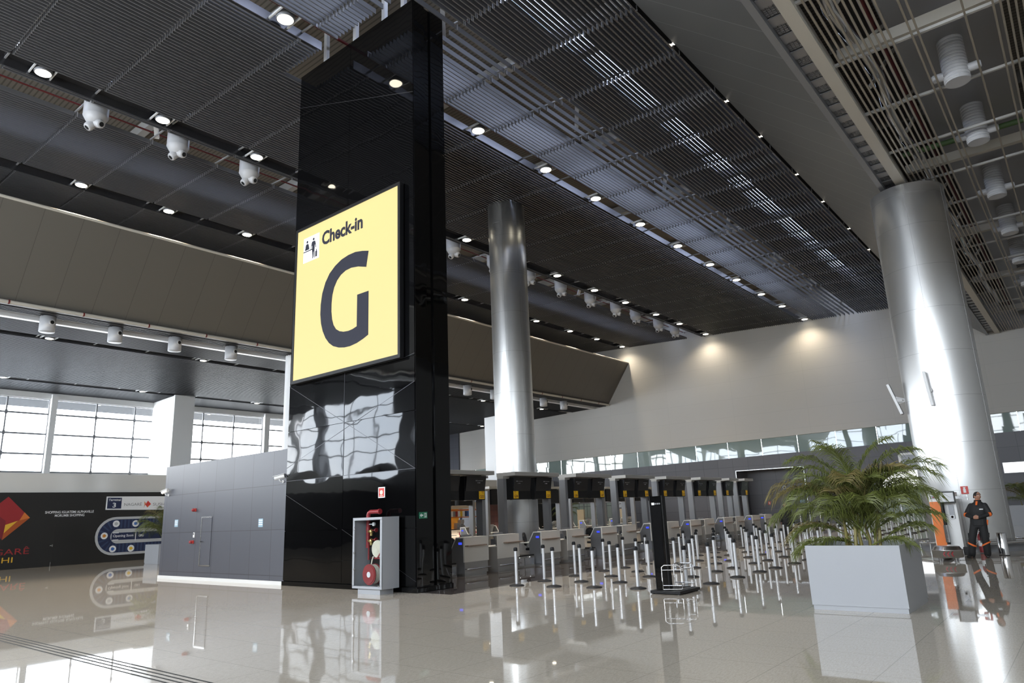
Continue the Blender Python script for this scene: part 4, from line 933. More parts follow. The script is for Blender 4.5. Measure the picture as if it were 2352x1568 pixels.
for i, x in enumerate(NX):
    lb = NM[i]
    if N0 is None: N0 = nozzle(lb, (x,25.15,15.72))
    else: dup(N0, (x,25.15,15.72), 0, lb)
def canister(label, loc):
    t = thing('air_canister', label, 'air nozzle', loc, 0, 'air canisters under the low ceiling')
    mb = MB(); mb.lathe([(0,0),(.30,0),(.32,.02),(.32,.72),(0,.72)], n=22); mb.build('drum', M['nozzle'], t)
    d = Vector((.25,-.97,0)).normalized(); mb = MB(); mb.cyl(d*.30+Vector((0,0,.42)), d*.34+Vector((0,0,.42)), .13, 16); j = mb.build('jet_rim', M['nozzle'], t); mb = MB(); mb.cyl(d*.335+Vector((0,0,.42)), d*.35+Vector((0,0,.42)), .085, 14); mb.build('jet_opening', M['black'], j)
    scan(t); return t
N1 = None
NX = [10.3,13.2,16.1,19.2,25.3,28.5,31.8,35.1,38.3,41.4,44.6,47.9,50.9]
NM = place('white round air canister', NX, 'under the low ceiling edge', [25.3,28.5,31.8,35.1], HT, [44.6], HC)
for i, x in enumerate(NX):
    lb = NM[i]
    if N1 is None: N1 = canister(lb, (x,35.6,10.52))
    else: dup(N1, (x,35.6,10.52), 0, lb)
def drum(label, loc):
    t = thing('drum_diffuser', label, 'air diffuser', loc, 0, 'drum diffusers over the open grid')
    mb = MB(); prof = [(0,0),(.29,0)]
    for i in range(13): prof += [(.285,.04+.095*i),(.305,.06+.095*i),(.305,.10+.095*i)]
    mb.lathe(prof, n=32, smooth=False); mb.build('ribbed_drum', M['nozzle'], t)
    for s in (-1, 1):
        mb = MB(); mb.cyl((0,s*.27,.30),(0,s*.52,.30),.115,18); mb.cyl((0,s*.52,.30),(0,s*.57,.30),.115,18,.08); mb.build('side_jet', M['nozzle'], t)
    scan(t); return t
N2 = None
for i, x in enumerate([20.2,24.4,29.7,34.6,39.5,44.4]):
    lb = 'white ribbed drum diffuser hanging through the open grid, %s from the near end' % ORD[i+1]
    if N2 is None: N2 = drum(lb, (x,.9,12.24))
    else: dup(N2, (x,.9,12.24), 0, lb)
mb = MB(); mb.box(XN+.5, XF-.5, -.35, 2.1, 13.48, 14.4); tag(mb.build('air_duct', M['duct']), 'broad flat grey air duct above the open grid that carries the drums', 'duct')
def pipe(name, label, pts, r, m, cat='pipe'):
    mb = MB(); mb.tube(pts, r, 10); return tag(mb.build(name, m), label, cat)
pipe('sprinkler_pipe', 'thin red sprinkler pipe in the service strip right of the tower', [(XN+.2,12.75,16.9),(XF-.2,12.75,16.9)], .05, M['redpipe'])
pipe('sprinkler_pipe', 'thin red sprinkler pipe in the slot of the hanging air nozzles', [(XN+.2,26.05,16.75),(XF-.2,26.05,16.75)], .035, M['redpipe'])
pipe('sprinkler_pipe', 'thin red sprinkler pipe above the downlights beside the sign tower', [(XN+.2,16.2,16.7),(XF-.2,16.2,16.7)], .05, M['redpipe'])
pipe('sprinkler_pipe', 'red sprinkler pipe above the open grid at the right', [(XN+.2,2.35,13.7),(XF-.2,2.35,13.7)], .08, M['redpipe'])
pipe('sprinkler_pipe', 'red sprinkler pipe at the outer side of the open grid', [(XN+.2,-1.6,13.6),(XF-.2,-1.6,13.6)], .07, M['redpipe'])
pipe('green_conduit', 'green conduit crossing above the open grid near the massive column', [(25.6,3.1,13.1),(25.9,-6,13.1)], .09, M['greenpipe'], 'conduit')
pipe('silver_duct', 'wrinkled silver flexible duct above the open grid', [(14+2.*i, 2.75+.12*math.sin(i*1.7), 13.1+.1*math.cos(i*2.3)) for i in range(20)], .16, M['chrome'], 'duct')
mb = MB()
mb.tube([(XN+.3,34.42,11.30),(XF-.3,34.42,11.30)], .085, 12)
o = tag(mb.build('edge_pipe', M['beige_trim']), 'long pale pipe along the lower edge of the beige bulkhead', 'pipe')
x = -9
while x < 56:
    mb = MB(); mb.cyl((x,34.42,11.30),(x+.06,34.42,11.30),.10,12); mb.build('pipe_coupling', M['redpipe'], o); x += 2.9
mb = MB(); mb.box(XN+.3, XF-.3, 36.2, 36.45, zl(36.3)-.12, zl(36.3)-.06); tag(mb.build('cable_tray', M['white2']), 'white cable tray running behind the row of air canisters', 'tray')

# ------------------------------------------------------------------ the black hoarding: printed graphics lying on it
HF = lambda a,b,t: (a, 41.5-t, b)
def flat(mbs, poly, t0=.0005, t1=.004): mbs.prism(poly, HF, t0, t1)
t = thing('wall_graphic', 'folded red and orange diamond logo with lettering on the black hoarding', 'graphic', (0,0,0))
mb = MB(); flat(mb, [(11.27,3.46),(12.29,2.42),(11.78,2.29),(11.28,2.11),(11.22,1.42),(10.2,2.45)]); mb.build('red_fold', M['dred'], t)
mb = MB(); flat(mb, [(10.2,2.45),(11.22,1.42),(11.28,2.11),(11.28,2.3),(10.9,2.6)], .004, .006); mb.build('deep_red_fold', M['dred2'], t)
mb = MB(); flat(mb, [(12.29,2.42),(11.22,1.39),(11.28,2.11),(11.78,2.29)], .004, .006); mb.build('orange_fold', M['dred3'], t)
mb = MB(); flat(mb, [(11.28,2.11),(11.26,1.72),(11.78,2.29)], .006, .008); mb.build('yellow_fold', M['dyellow'], t)
mb = MB(); flat(mb, [(12.29,2.42),(12.03,2.69),(11.85,2.30)], .004, .006); mb.build('rust_fold', M['dorange'], t)
o = text('NAGARÊ', 2.35, .36, FYt(10.08,41.5,.68), M['dred'], 'lettering', t, .004)
o = text('SUSHI', 1.35, .26, FYt(10.42,41.5,.31), M['dyellow'], 'lettering', t, .004)
t = thing('wall_lettering', 'two lines of small white shopping lettering on the black hoarding', 'lettering', (0,0,0))
text('SHOPPING IGUATEMI ALPHAVILLE', 2.27, .125, FYt(12.93,41.5,2.60), M['paper'], 'lettering', t, .004, .01); text('MORUMBI SHOPPING', 1.38, .125, FYt(13.38,41.5,2.43), M['paper'], 'lettering', t, .004, .01)
t = thing('terminal_sign', 'white Terminal 3 sign board with red fish mark on the hoarding', 'sign', (0,0,0))
mb = MB(); flat(mb, [(15.77,2.73),(19.3,2.66),(19.3,3.42),(15.77,3.43)], .0, .02); mb.build('board', M['paper'], t)
mb = MB(); flat(mb, [(15.83,2.79),(16.55,2.78),(16.55,3.36),(15.83,3.37)], .02, .026); bl = mb.build('blue_field', M['navy'], t); bl.data.materials[0] = M['track_blue']
text('Terminal', .62, .12, FYt(15.88,41.474,3.19), M['paper'], 'lettering', bl, .004, .01); text('3', .17, .26, FYt(16.1,41.474,2.84), M['paper'], 'lettering', bl, .004, .02)
text('NAGARÊ', .93, .19, FYt(16.70,41.48,2.92), M['greytext'], 'lettering', t, .003); text('SUSHI', .72, .16, FYt(18.24,41.48,2.90), M['greytext'], 'lettering', t, .003)
mb = MB(); flat(mb, [(17.95,3.19),(18.13,3.0),(17.95,2.81),(17.82,2.97)], .02, .024); mb.build('fish_mark', M['red_sign'], t)
mb = MB(); flat(mb, [(17.76,3.16),(17.84,3.05),(17.82,2.97),(17.75,2.80),(17.78,2.98)], .02, .024); flat(mb, [(17.93,2.90),(18.05,2.95),(17.95,2.82)], .024, .026); mb.build('fish_tail', M['dorange'], t)
t = thing('conveyor_graphic', 'printed sushi conveyor loop with round fish plates on the hoarding', 'graphic', (0,0,0))
def stad(r, x0, zc_, x1, n=14): return [(x1,zc_-r)] + [(x0+r*-math.sin(PI*i/n)*1.0, zc_-r*math.cos(PI*i/n)) for i in range(n+1)] + [(x1,zc_+r)]
mb = MB(); flat(mb, stad(1.0,16.38,1.34,19.2), .0, .01); mb.build('rim', M['track_grey'], t)
mb = MB(); flat(mb, stad(.87,16.38,1.34,19.2), .01, .014); mb.build('belt', M['track_blue'], t)
mb = MB()
for i in range(15): mb.prism([(16.42+.19*i,1.75),(16.50+.19*i,1.75),(16.50+.19*i,2.19),(16.42+.19*i,2.19)], HF, .014, .016); mb.prism([(16.42+.19*i,.49),(16.50+.19*i,.49),(16.50+.19*i,.93),(16.42+.19*i,.93)], HF, .014, .016)
for i in range(9):
    a = PI/2 + PI*(i+.5)/9; c, s = math.cos(a), math.sin(a); p = (-s*.05, c*.05)
    mb.prism([(16.38+c*.42-p[0]*.5,1.34+s*.42-p[1]*.5),(16.38+c*.86-p[0],1.34+s*.86-p[1]),(16.38+c*.86+p[0],1.34+s*.86+p[1]),(16.38+c*.42+p[0]*.5,1.34+s*.42+p[1]*.5)], HF, .014, .016)
mb.build('belt_slat', M['track_blue2'], t)
mb = MB(); flat(mb, stad(.38,16.52,1.32,19.2), .016, .02); mb.build('inner_rim', M['track_grey'], t)
mb = MB(); flat(mb, [(16.2,1.13),(19.2,1.10),(19.2,1.52),(16.2,1.5)], .02, .024); ib = mb.build('inner_board', M['track_blue'], t)
text('Opening Soon', 1.05, .17, FYt(16.27,41.476,1.24), M['paper'], 'lettering', ib, .003, .01); text('GRU', .28, .12, FYt(17.6,41.476,1.25), M['paper'], 'lettering', ib, .003, .02)
for q in ([(17.42,1.05),(17.46,1.05),(17.46,1.55),(17.42,1.55)], [(16.25,1.11),(16.55,1.11),(16.55,1.15),(16.25,1.15)], [(16.25,1.48),(16.55,1.48),(16.55,1.52),(16.25,1.52)]): mb = MB(); flat(mb, q, .024, .028); mb.build('white_bar', M['paper'], ib)
for (x, z, m) in ((16.38,1.98,'track_grey'),(17.39,1.96,'fblue'),(15.83,1.37,'forange'),(16.31,.67,'fblue'),(17.25,.65,'fyellow')):
    mb = MB(); disc(mb, x, z, .175, HF, .016, .022, 24); pl = mb.build('plate', M['paper'], t)
    mb = MB(); flat(mb, [(x-.10,z+.08),(x-.05,z+.04),(x-.04,z+.09),(x+.03,z+.08),(x+.11,z),(x+.03,z-.08),(x-.04,z-.09),(x-.05,z-.04),(x-.10,z-.08),(x-.08,z)], .022, .025); mb.build('fish', M[m], pl)
t = thing('hoarding_door', 'nearly invisible black door in the hoarding with a small steel handle', 'door', (13.45,41.5,0))
mb = MB(); mb.box(-.012,.0,-.006,0,0,2.1); mb.build('door_gap', M['rubber'], t); mb = MB(); mb.box(-.16,-.04,-.06,-.04,1.0,1.03); mb.box(-.07,-.03,-.06,0,.96,1.06); mb.build('door_handle', M['steel'], t)
mb = MB(); mb.box(-.05,-.03,-.02,0,0,.22); mb.build('floor_bolt', M['steel'], t)

# ------------------------------------------------------------------ far wall: glazed offices, signs
def wbox(mb, y0, y1, z0, z1, d0=.0, d1=.03): mb.box(XF-d1, XF-d0, y0, y1, z0, z1)
t = thing('glass_partition', 'pale green glazed office front with slim dark mullions at the far wall', 'partition', (57,37,0))
mb = MB(); mb.box(-.05,-.02,-2.2,2.5,0,2.3); mb.build('glazing', M['frosted'], t)
for y in (2.5,1.15,.3,-.55,-1.35,-2.2):
    mb = MB(); mb.box(-.10,-.02,y-.04,y+.04,0,2.3); mb.build('mullion', M['dsteel'], t)
mb = MB(); mb.box(-.10,-.02,-2.2,2.5,2.26,2.36); mb.box(-.10,-.02,-2.2,1.2,.9,.96); mb.build('rail', M['dsteel'], t)
mb = MB(); mb.box(-.10,-.05,1.1,1.95,0,1.75); mb.build('lit_doorway', M['cream'], t)
t = thing('white_board', 'blank white lit panel hanging above the glazed office front', 'panel', (57,35.55,2.9)); mb = MB(); mb.box(-.12,-.02,-.30,.30,-.55,.55); mb.build('face', M['lit_white'], t); mb = MB(); mb.box(-.10,0,-.33,.33,-.58,.58); mb.build('frame', M['dsteel'], t)
t = thing('airline_sign', 'small white sign lettered UNIT above the cream office door', 'sign', (57,34.0,2.06)); mb = MB(); mb.box(-.06,-.01,-.42,.42,-.28,.28); mb.build('board', M['paper'], t)
o = text('UNIT', .62, .16, FXt(-.06,.34,.0), M['navy'], 'lettering', t, .004, .01)
t = thing('office_door', 'cream lit door leaf beside the charcoal tiles under the small white sign', 'door', (57,33.9,0)); mb = MB(); mb.box(-.04,-.01,-.36,.36,0,1.68); mb.build('leaf', M['cream'], t); mb = MB(); mb.box(-.06,-.0,-.42,-.36,0,1.75); mb.box(-.06,0,.36,.42,0,1.75); mb.box(-.06,0,-.42,.42,1.68,1.75); mb.build('door_frame', M['dsteel'], t)
t = thing('info_kiosk', 'slim pole kiosk with a small blue screen at the far charcoal wall', 'kiosk', (56.2,33.2,0)); mb = MB(); mb.cyl((0,0,0),(0,0,.9),.05,12); mb.cyl((0,0,0),(0,0,.03),.2,16); mb.build('pole', M['steel'], t); mb = MB(); mb.rbox((-.05,0,1.02),(.06,.42,.3),(0,-.2,0)); hd = mb.build('screen_head', M['dsteel'], t); mb = MB(); mb.rbox((-.085,0,1.02),(.01,.36,.24),(0,-.2,0)); mb.build('blue_screen', M['fblue'], hd)
t = thing('blue_board', 'dim blue information board on the dark far wall', 'sign', (57,42.0-.6,1.92)); mb = MB(); mb.box(-.05,-.01,-.55,.55,-.2,.2); mb.build('board', M['track_blue'], t); mb = MB(); mb.box(-.055,-.045,-.5,-.25,-.12,.12); mb.box(-.055,-.045,-.15,.15,-.02,.04); mb.build('print', M['track_grey'], t)
t = thing('arch_panel', 'black arch-topped panel standing at the dark far wall', 'panel', (56.9,40.9,0)); mb = MB(); mb.prism([(-1.0,0),(1.0,0),(1.0,.9)]+[(1.0*math.cos(PI*i/12),.9+.55*math.sin(PI*i/12)) for i in range(1,12)]+[(-1.0,.9)], lambda a,b,q: (-q,a,b), .02, .12); mb.build('board', M['black_board'], t); mb = MB(); mb.box(-.13,-.115,-.12,.0,.5,.85); mb.build('small_print', M['dred3'], t)
t = thing('dome_camera', 'white ring dome camera high on the recessed charcoal wall', 'camera', (59.4,19.9,2.85)); mb = MB(); mb.lathe([(.14,0),(.15,-.03),(.11,-.06),(.09,-.06)], (0,0,0), 20, True, 'x'); mb.build('ring', M['white2'], t); mb = MB(); mb.ball((-.05,0,0), .085, 12); mb.build('dome', M['black'], t)
t = thing('extinguisher_sign', 'tiny red sign on the recessed charcoal wall', 'sign', (59.4,21.3,1.65)); mb = MB(); mb.box(-.02,0,-.11,.11,-.14,.14); mb.build('plate', M['red_sign'], t); mb = MB(); mb.box(-.024,-.018,-.05,.03,-.09,.08); mb.build('symbol', M['paper'], t)
t = thing('wall_notice', 'small pale blue notice on the recessed charcoal wall near the palm', 'notice', (59.4,18.6,1.69)); mb = MB(); mb.box(-.01,0,-.2,.2,-.11,.11); mb.build('plate', M['lblue'], t)
t = thing('lit_panel', 'bright blank lit panel on the charcoal wall right of the massive column', 'panel', (57,3.6,3.3)); mb = MB(); mb.box(-.12,-.02,-1.0,1.0,-.33,.33); mb.build('face', M['lit_white'], t); mb = MB(); mb.box(-.1,0,-1.03,1.03,-.36,.36); mb.build('frame', M['dsteel'], t)
t = thing('lit_panel', 'bright lit panel partly hidden by the palm left of the massive column', 'panel', (57,10.8,2.95)); mb = MB(); mb.box(-.12,-.02,-1.2,1.2,-.55,.55); mb.build('face', M['lit_white'], t); mb = MB(); mb.box(-.1,0,-1.23,1.23,-.58,.58); mb.build('frame', M['dsteel'], t)
t = thing('glass_screen', 'pale green glass screen behind the queue posts right of the palm', 'partition', (53,10.3,0)); mb = MB(); mb.box(-.03,.03,-3.2,3.2,.05,2.3); mb.build('glazing', M['frosted'], t)
for y in (-3.2,-1.6,0,1.6,3.2):
    mb = MB(); mb.box(-.05,.05,y-.04,y+.04,0,2.15); mb.build('mullion', M['steel'], t)
t = thing('wall_screen', 'white framed grey screen high on the far wall beside the massive column', 'screen', (57,10.1,4.15)); mb = MB(); mb.prism([(.62*sx*q[0]+0,.62*sz*q[1]) for sx,sz,qs in ((1,1,((1,.75),(.75,1))),(-1,1,((.75,1),(1,.75))),(-1,-1,((1,.75),(.75,1))),(1,-1,((.75,1),(1,.75)))) for q in qs], lambda a,b,q: (-q,a,b), .01, .14); mb.build('frame', M['white2'], t, bevel=.02); mb = MB(); mb.box(-.15,-.135,-.44,.44,-.46,.46); mb.build('glass', M['dsteel'], t)

# ------------------------------------------------------------------ the snack bar in the distance
t = thing('snack_bar', 'bright yellow snack bar with picture menu beyond the counters', 'snack bar', (41,42,-.55))
mb = MB(); mb.box(.0,7.1,4.2,4.3,0,3.6); mb.box(.0,.1,0,4.3,0,3.6); mb.build('yellow_wall', M['shop_yellow'], t)
mb = MB(); mb.box(.0,6.0,.0,.6,0,1.05); mb.build('counter_front', M['tan'], t); mb = MB(); mb.box(-.05,6.1,-.05,.65,1.05,1.10); mb.build('counter_top', M['black'], t)
mb = MB()
for i in range(6): mb.lathe([(.17,-.01),(.21,-.012),(.17,-.014),(.12,-.012),(.17,-.01)], (2.9+.44*i,-.0,.72), 18, True, 'y')
mb.build('ring_ornament', M['dred'], t)
for i in range(8):
    mb = MB(); mb.box(2.7+.29*i,2.7+.29*i+.27,.9,.94,2.12,2.58); mb.build('menu_picture', M[['paper','greytext','dred','paper','fyellow','paper','track_blue2','fblue'][i]], t)
mb = MB(); mb.box(.2,6.4,.85,1.0,2.6,2.72); mb.box(.2,6.4,.85,1.0,2.02,2.1); mb.build('menu_rail', M['dorange'], t)
mb = MB(); mb.box(.2,6.6,.3,.5,2.75,3.3); mb.build('bulkhead', M['tan'], t)
for x in (6.1,):
    mb = MB(); mb.box(x,x+.55,.3,.8,0,3.5); mb.build('pillar', M['tan'], t)
mb = MB(); mb.box(7.0,8.15,.2,.35,0,3.25); mb.build('wood_panel', M['shop_wood'], t)
mb = MB(); mb.box(8.15,11.3,.2,.35,0,4.1); mb.box(6.6,11.3,.15,.2,3.25,4.1); mb.build('tan_wall', M['tan'], t)
t = thing('coffee_machine', 'grey coffee machine on the snack bar counter', 'coffee machine', (44.1,42.3,.55)); mb = MB(); mb.box(-.3,.5,0,.35,0,.5); mb.box(.15,.6,0,.35,.5,.75); mb.build('body', M['csteel'], t); mb = MB(); mb.box(-.2,.1,-.02,0,.15,.35); mb.box(.2,.4,-.02,0,.2,.4); mb.build('panel', M['steel'], t)
l = bpy.data.lights.new('shop_lamp', 'AREA'); l.energy = 40; l.color = (1,.8,.5); l.shape = 'RECTANGLE'; l.size = 5; l.size_y = 2.5; o = bpy.data.objects.new('shop_lamp', l); COL.objects.link(o); o.location = (44.3,44,2.9)
# ------------------------------------------------------------------ people
def loft(mb, rings, n=16):
    """rings of (cx, cy, cz, rx, ry) stacked upward, closed at both ends"""
    vs = [(x+rx*math.cos(2*PI*i/n), y+ry*math.sin(2*PI*i/n), z) for x,y,z,rx,ry in rings for i in range(n)]
    fs = [(k*n+i, k*n+(i+1)%n, (k+1)*n+(i+1)%n, (k+1)*n+i) for k in range(len(rings)-1) for i in range(n)]
    mb.add(vs, fs + [tuple(range(n-1,-1,-1)), tuple(range((len(rings)-1)*n, len(rings)*n))], True)
def limb(mb, pts, rad, n=12):
    pts = [Vector(p) for p in pts]; P = []; Rr = []
    for i in range(len(pts)-1):
        for k in range(4): P.append(pts[i].lerp(pts[i+1], k/4)); Rr.append(rad[i]*(1-k/4)+rad[i+1]*k/4)
    P.append(pts[-1]); Rr.append(rad[-1]); mb.tube(P, Rr, n)
    for p, q in zip(pts, rad): mb.ball(p, q*.995, 12)
def fuse(mb, name, m, parent, voxel, smooth=3):
    """melt overlapping volumes into one continuous skin"""
    o = mb.build('tmp', m); r = o.modifiers.new('r', 'REMESH'); r.mode = 'VOXEL'; r.voxel_size = voxel; r.use_smooth_shade = True
    s = o.modifiers.new('s', 'SMOOTH'); s.factor = .5; s.iterations = smooth
    bpy.context.view_layer.update(); me = bpy.data.meshes.new_from_object(o.evaluated_get(bpy.context.evaluated_depsgraph_get()))
    old = o.data; bpy.data.objects.remove(o); bpy.data.meshes.remove(old); me.name = name
    if not me.materials: me.materials.append(m)
    ob = bpy.data.objects.new(name, me); COL.objects.link(ob); ob.parent = parent; return ob
def hand(mb, w, d, palm_n, thumb, curl=.5, s=1.):
    """palm, four unequal bent fingers and a thumb; w wrist, d pointing direction, palm_n palm normal, thumb side direction"""
    w, d, pn, th = Vector(w), Vector(d).normalized(), Vector(palm_n).normalized(), Vector(thumb).normalized()
    c = w + d*.05*s
    for k in range(5): mb.ball(c + th*(.030-.015*k)*s + d*.012*s, .020*s, 8, (1,1,1)); mb.ball(c + th*(.026-.013*k)*s - d*.022*s, .020*s, 8)
    for k, (off, L) in enumerate(((.030,.072),(.011,.080),(-.009,.074),(-.028,.058))):
        p0 = w + d*.085*s + th*off*s; a = curl*(1+.12*k); p1 = p0 + (d*math.cos(a*.5)+pn*math.sin(a*.5))*L*.45*s; p2 = p1 + (d*math.cos(a*1.3)+pn*math.sin(a*1.3))*L*.33*s; p3 = p2 + (d*math.cos(a*2)+pn*math.sin(a*2))*L*.24*s
        mb.tube([p0-d*.02*s,p0,p1,p2,p3], [.0105*s,.010*s,.0092*s,.0085*s,.006*s], 8); mb.ball(p3, .0072*s, 8)
    p0 = w + d*.03*s + th*.028*s; p1 = p0 + (d*.6+th*.7+pn*.25).normalized()*.040*s; p2 = p1 + (d*.85+th*.25+pn*.4).normalized()*.032*s
    mb.tube([p0,p1,p2], [.014*s,.0115*s,.0085*s], 8); mb.ball(p2, .009*s, 8)
def person(label, loc, rz, arms, head_yaw=0., H=1.74, feet=((.12,-.16),(-.10,.16)), jm='jacket', tm='trouser', stripes=True, cap=None, lean=0., det=.0065):
    """local frame: x forward, y the person's left; arms = [(elbow, wrist, dir, palm normal, thumb side)] for right and left"""
    t = thing('person', label, 'person', loc, rz); k = H/1.74
    sh = [Vector((0,-.165,1.385)), Vector((0,.165,1.385))]; hip = [Vector((0,-.095,.90)), Vector((0,.095,.90))]
    knee = [Vector(((feet[0][0])*.55+.04,feet[0][1]*.9,.49)), Vector(((feet[1][0])*.55+.04,feet[1][1]*.9,.49))]; ank = [Vector((feet[i][0]-.02,feet[i][1],.085)) for i in (0,1)]
    mb = MB()
    loft(mb, [(0,0,.84,.09,.13),(0,0,.95,.105,.155),(0,0,1.08,.10,.145),(.01,0,1.25,.115,.165),(0,0,1.36,.105,.165),(-.01,0,1.42,.075,.11),(-.01,0,1.50,.056,.06)])
    limb(mb, [(-.01,0,1.44),(.0,0,1.53),(.008,0,1.585)], [.066,.060,.056])
    for i in (0, 1):
        e, w, d, pn, th = arms[i]
        limb(mb, [sh[i], e, w], [.052,.040,.028]); hand(mb, w, d, pn, th)
        limb(mb, [hip[i], knee[i], ank[i]], [.078,.052,.038]); limb(mb, [ank[i]+Vector((-.03,0,-.03)), ank[i]+Vector((.12,0,-.055))], [.035,.025])
    # head, turned on the neck
    R = Matrix.Rotation(head_yaw, 3, 'Z'); HC = Vector((.012,0,1.645)); hp = lambda x,y,z: HC + R @ Vector((x,y,z))
    hv = MB(); hv.ball((0,0,.012), .098, 20, (.98,.78,1.02)); hv.ball((.035,0,-.052), .062, 14, (.86,.84,1.05)); hv.ball((.052,0,-.092), .030, 10, (.9,1.15,.8)); hv.ball((.02,0,-.03), .078, 14, (.95,.88,1.0))
    hv.tube([(.088,0,.022),(.102,0,-.004),(.113,0,-.024)], [.010,.012,.016], 8); hv.ball((.103,.011,-.027), .009, 8); hv.ball((.103,-.011,-.027), .009, 8)
    for s_ in (-1, 1): hv.ball((.078,s_*.032,.022), .014, 8, (.7,1.5,.6)); hv.ball((-.008,s_*.079,-.012), .028, 10, (.55,.35,1.05)); hv.ball((.062,s_*.042,-.03), .024, 8)
    hv.ball((.090,0,-.055), .013, 8, (.7,1.9,.5)); hv.ball((.088,0,-.069), .013, 8, (.7,1.6,.55))
    mb.add([hp(*v) for v in hv.v], hv.f, True)
    body = fuse(mb, 'body', M['skin'], t, det, 2)
    for s_ in (-1, 1):
        e = MB(); e.ball(hp(.0835,s_*.031,.008), .0105, 10); ey = e.build('eye', M['paper'], t); e = MB(); e.ball(hp(.0905,s_*.031,.008), .0055, 8); e.build('pupil', M['hair'], ey)
        e = MB(); e.bar(hp(.091,s_*.017,.028), hp(.083,s_*.048,.030), .008, .006); e.build('eyebrow', M['hair'], t)
    e = MB(); e.bar(hp(.0965,-.020,-.062), hp(.0965,.020,-.062), .004, .004); e.build('mouth', M['dred2'], t)
    hr = MB(); hv = MB()
    n, m = 24, 12
    for j in range(m+1):
        ph = PI*.5*(1-j/m)
        for i in range(n):
            a = 2*PI*i/n; fwd = math.cos(a); low = .055 if fwd > .55 else (-.005 if abs(fwd) <= .55 else -.055)
            z = .02 + (low-.02)*(1-j/(m*.35)) if j < m*.35 else .014+.102*math.cos(PI*.5*(1-(j-m*.35)/(m*.65)))
            rr_ = 1. if j < m*.35 else math.sin(PI*.5*(1-(j-m*.35)/(m*.65))+1e-4)
            hv.v.append((.0985*rr_*fwd-.010, .0805*rr_*math.sin(a), z))
    hv.f = [(j*n+i, j*n+(i+1)%n, (j+1)*n+(i+1)%n, (j+1)*n+i) for j in range(m) for i in range(n)]
    hr.add([hp(*v) for v in hv.v], hv.f, True); hr.build('cap' if cap else 'hair', M[cap or 'hair'], t)
    if cap:
        e = MB(); e.prism([(.08,-.07),(.17,-.045),(.18,0),(.17,.045),(.08,.07)], lambda a,b,q: tuple(hp(a,b,.05+q)), 0, .012); e.build('cap_brim', M[cap], t)
    # clothes as their own fused shells
    mb = MB()
    loft(mb, [(0,0,.84,.145,.20),(0,0,.90,.148,.205),(.0,0,1.05,.142,.20),(.01,0,1.22,.15,.212),(.0,0,1.34,.138,.222),(-.01,0,1.41,.115,.205),(-.01,0,1.455,.09,.14),(-.01,0,1.49,.078,.085)])
    for i in (0, 1): e, w, d, pn, th = arms[i]; e = Vector(e); w = Vector(w); limb(mb, [sh[i], e, e.lerp(w,.93)], [.075,.064,.050])
    ja = fuse(mb, 'jacket', M[jm], t, .011)
    mb = MB(); mb.lathe([(.085,1.465),(.092,1.49),(.084,1.535),(.072,1.535),(.070,1.46)], (-.006,0,0), 20); mb.build('collar', M[jm], ja)
    if stripes:
        mb = MB(); mb.lathe([(.0715,1.47),(.0725,1.542),(.066,1.542)], (-.004,0,0), 20); mb.bar((.128,0,1.40),(.078,0,1.50),.045,.02); mb.build('orange_collar', M['hivis'], ja)
        for i in (0, 1):
            e, w = Vector(arms[i][0]), Vector(arms[i][1]); d = (w-e).normalized(); mb = MB(); c = e+d*.02
            mb.tube([c-d*.028, c+d*.028], [.0685,.0655], 16); mb.build('sleeve_stripe', M['hivis'], ja)
        mb = MB(); mb.box(.146,.158,.07,.16,1.275,1.30); mb.build('chest_badge', M['paper'], ja)
        mb = MB(); mb.tube([(-.02,.192,.86),(-.02,.205,1.0)], .03, 8); mb.build('side_stripe', M['hivis'], ja)
    mb = MB(); loft(mb, [(0,0,.80,.12,.165),(0,0,.92,.125,.175),(0,0,1.0,.12,.165)])
    for i in (0, 1): limb(mb, [hip[i], knee[i], ank[i]+Vector((0,0,.01))], [.112,.095,.088])
    tr = fuse(mb, 'trousers', M[tm], t, .011)
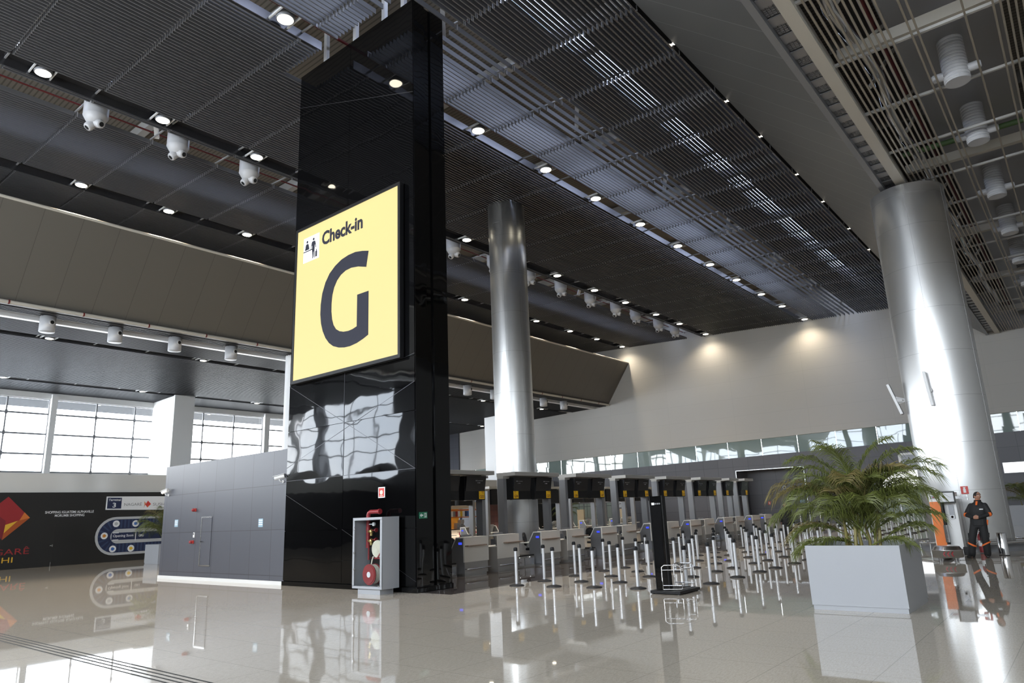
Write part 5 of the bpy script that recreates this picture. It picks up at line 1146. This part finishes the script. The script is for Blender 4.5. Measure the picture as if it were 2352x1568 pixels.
    if stripes:
        for i in (0, 1):
            d = (ank[i]-knee[i]).normalized(); c = knee[i].lerp(ank[i],.32); mb = MB(); s_ = -1 if i == 0 else 1
            n = 16; vs = []
            for q in (-.022,.022):
                for j in range(n): a = 2*PI*j/n; vs.append(c + Vector((.104*math.cos(a), .104*math.sin(a), q - .055*math.sin(a)*-s_)))
            mb.add(vs, [(j,(j+1)%n,n+(j+1)%n,n+j) for j in range(n)], True); mb.build('leg_stripe', M['hivis'], tr)
            mb = MB(); mb.rbox(hip[i].lerp(knee[i],.75)+Vector((0,s_*.09,0)), (.10,.03,.13)); mb.build('cargo_pocket', M[tm], tr, bevel=.008)
    for i in (0, 1):
        mb = MB(); f_ = Vector((feet[i][0],feet[i][1],0)); out = .25*(-1 if i == 0 else 1); R2 = Matrix.Rotation(out,3,'Z')
        for q in range(7): mb.ball(f_ + R2 @ Vector((-.06+.04*q,0,.048-.002*q)), .052, 12, (1,.95,.95-.03*q))
        sh_ = fuse(mb, 'shoe', M['shoe'], t, .009, 2)
    if k != 1: t.scale = (k,k,k)
    if lean:                                            # weight on one leg: the figure sways to its left above the feet
        for o in [q for q in COL.objects if q.parent is t or (q.parent and q.parent.parent is t)]:
            for v in o.data.vertices: v.co.y += lean*max(0, v.co.z-.06)
    return t
A_ = lambda s: (Vector((.02,s*.285,1.155)), Vector((.21,s*.075,1.075)), Vector((.15,-s*.9,-.05)), Vector((-.85,-s*.2,-.1)), Vector((.15,0,.95)))
person('man in black uniform with orange trim standing with hands together, looking aside', (23.52,2.84,0), PI-.12, [A_(-1), A_(1)], .95, lean=.13)
DN = lambda s, fwd=.0: (Vector((-.03,s*.25,1.14)), Vector((.05+fwd,s*.26,.90)), Vector((.1,0,-1)), Vector((0,-s,0)), Vector((1,0,0)))
WK = lambda s: (Vector((.05,s*.27,1.16)), Vector((.30,s*.18,1.10)), Vector((1,-s*.1,-.1)), Vector((0,0,-1)), Vector((0,-s,0)))
person('person in a black suit half hidden by the left of the big palm', (31.5,10.65,0), PI+.5, [DN(-1,.05), DN(1,.02)], .2, 1.66, ((.1,-.1),(-.08,.1)), stripes=False, det=.012)
person('snack bar worker in white shirt and red cap', (45.2,42.95,-.55), -PI/2, [WK(-1), WK(1)], .3, 1.68, ((.02,-.1),(.02,.1)), 'shirt', 'trouser', False, 'red', det=.012)
person('person in red beside the snack bar pillar', (46.75,42.98,-.55), -PI/2+.6, [DN(-1), WK(1)], .2, 1.55, ((.02,-.1),(.02,.1)), 'redcloth', 'trouser', False, det=.012)
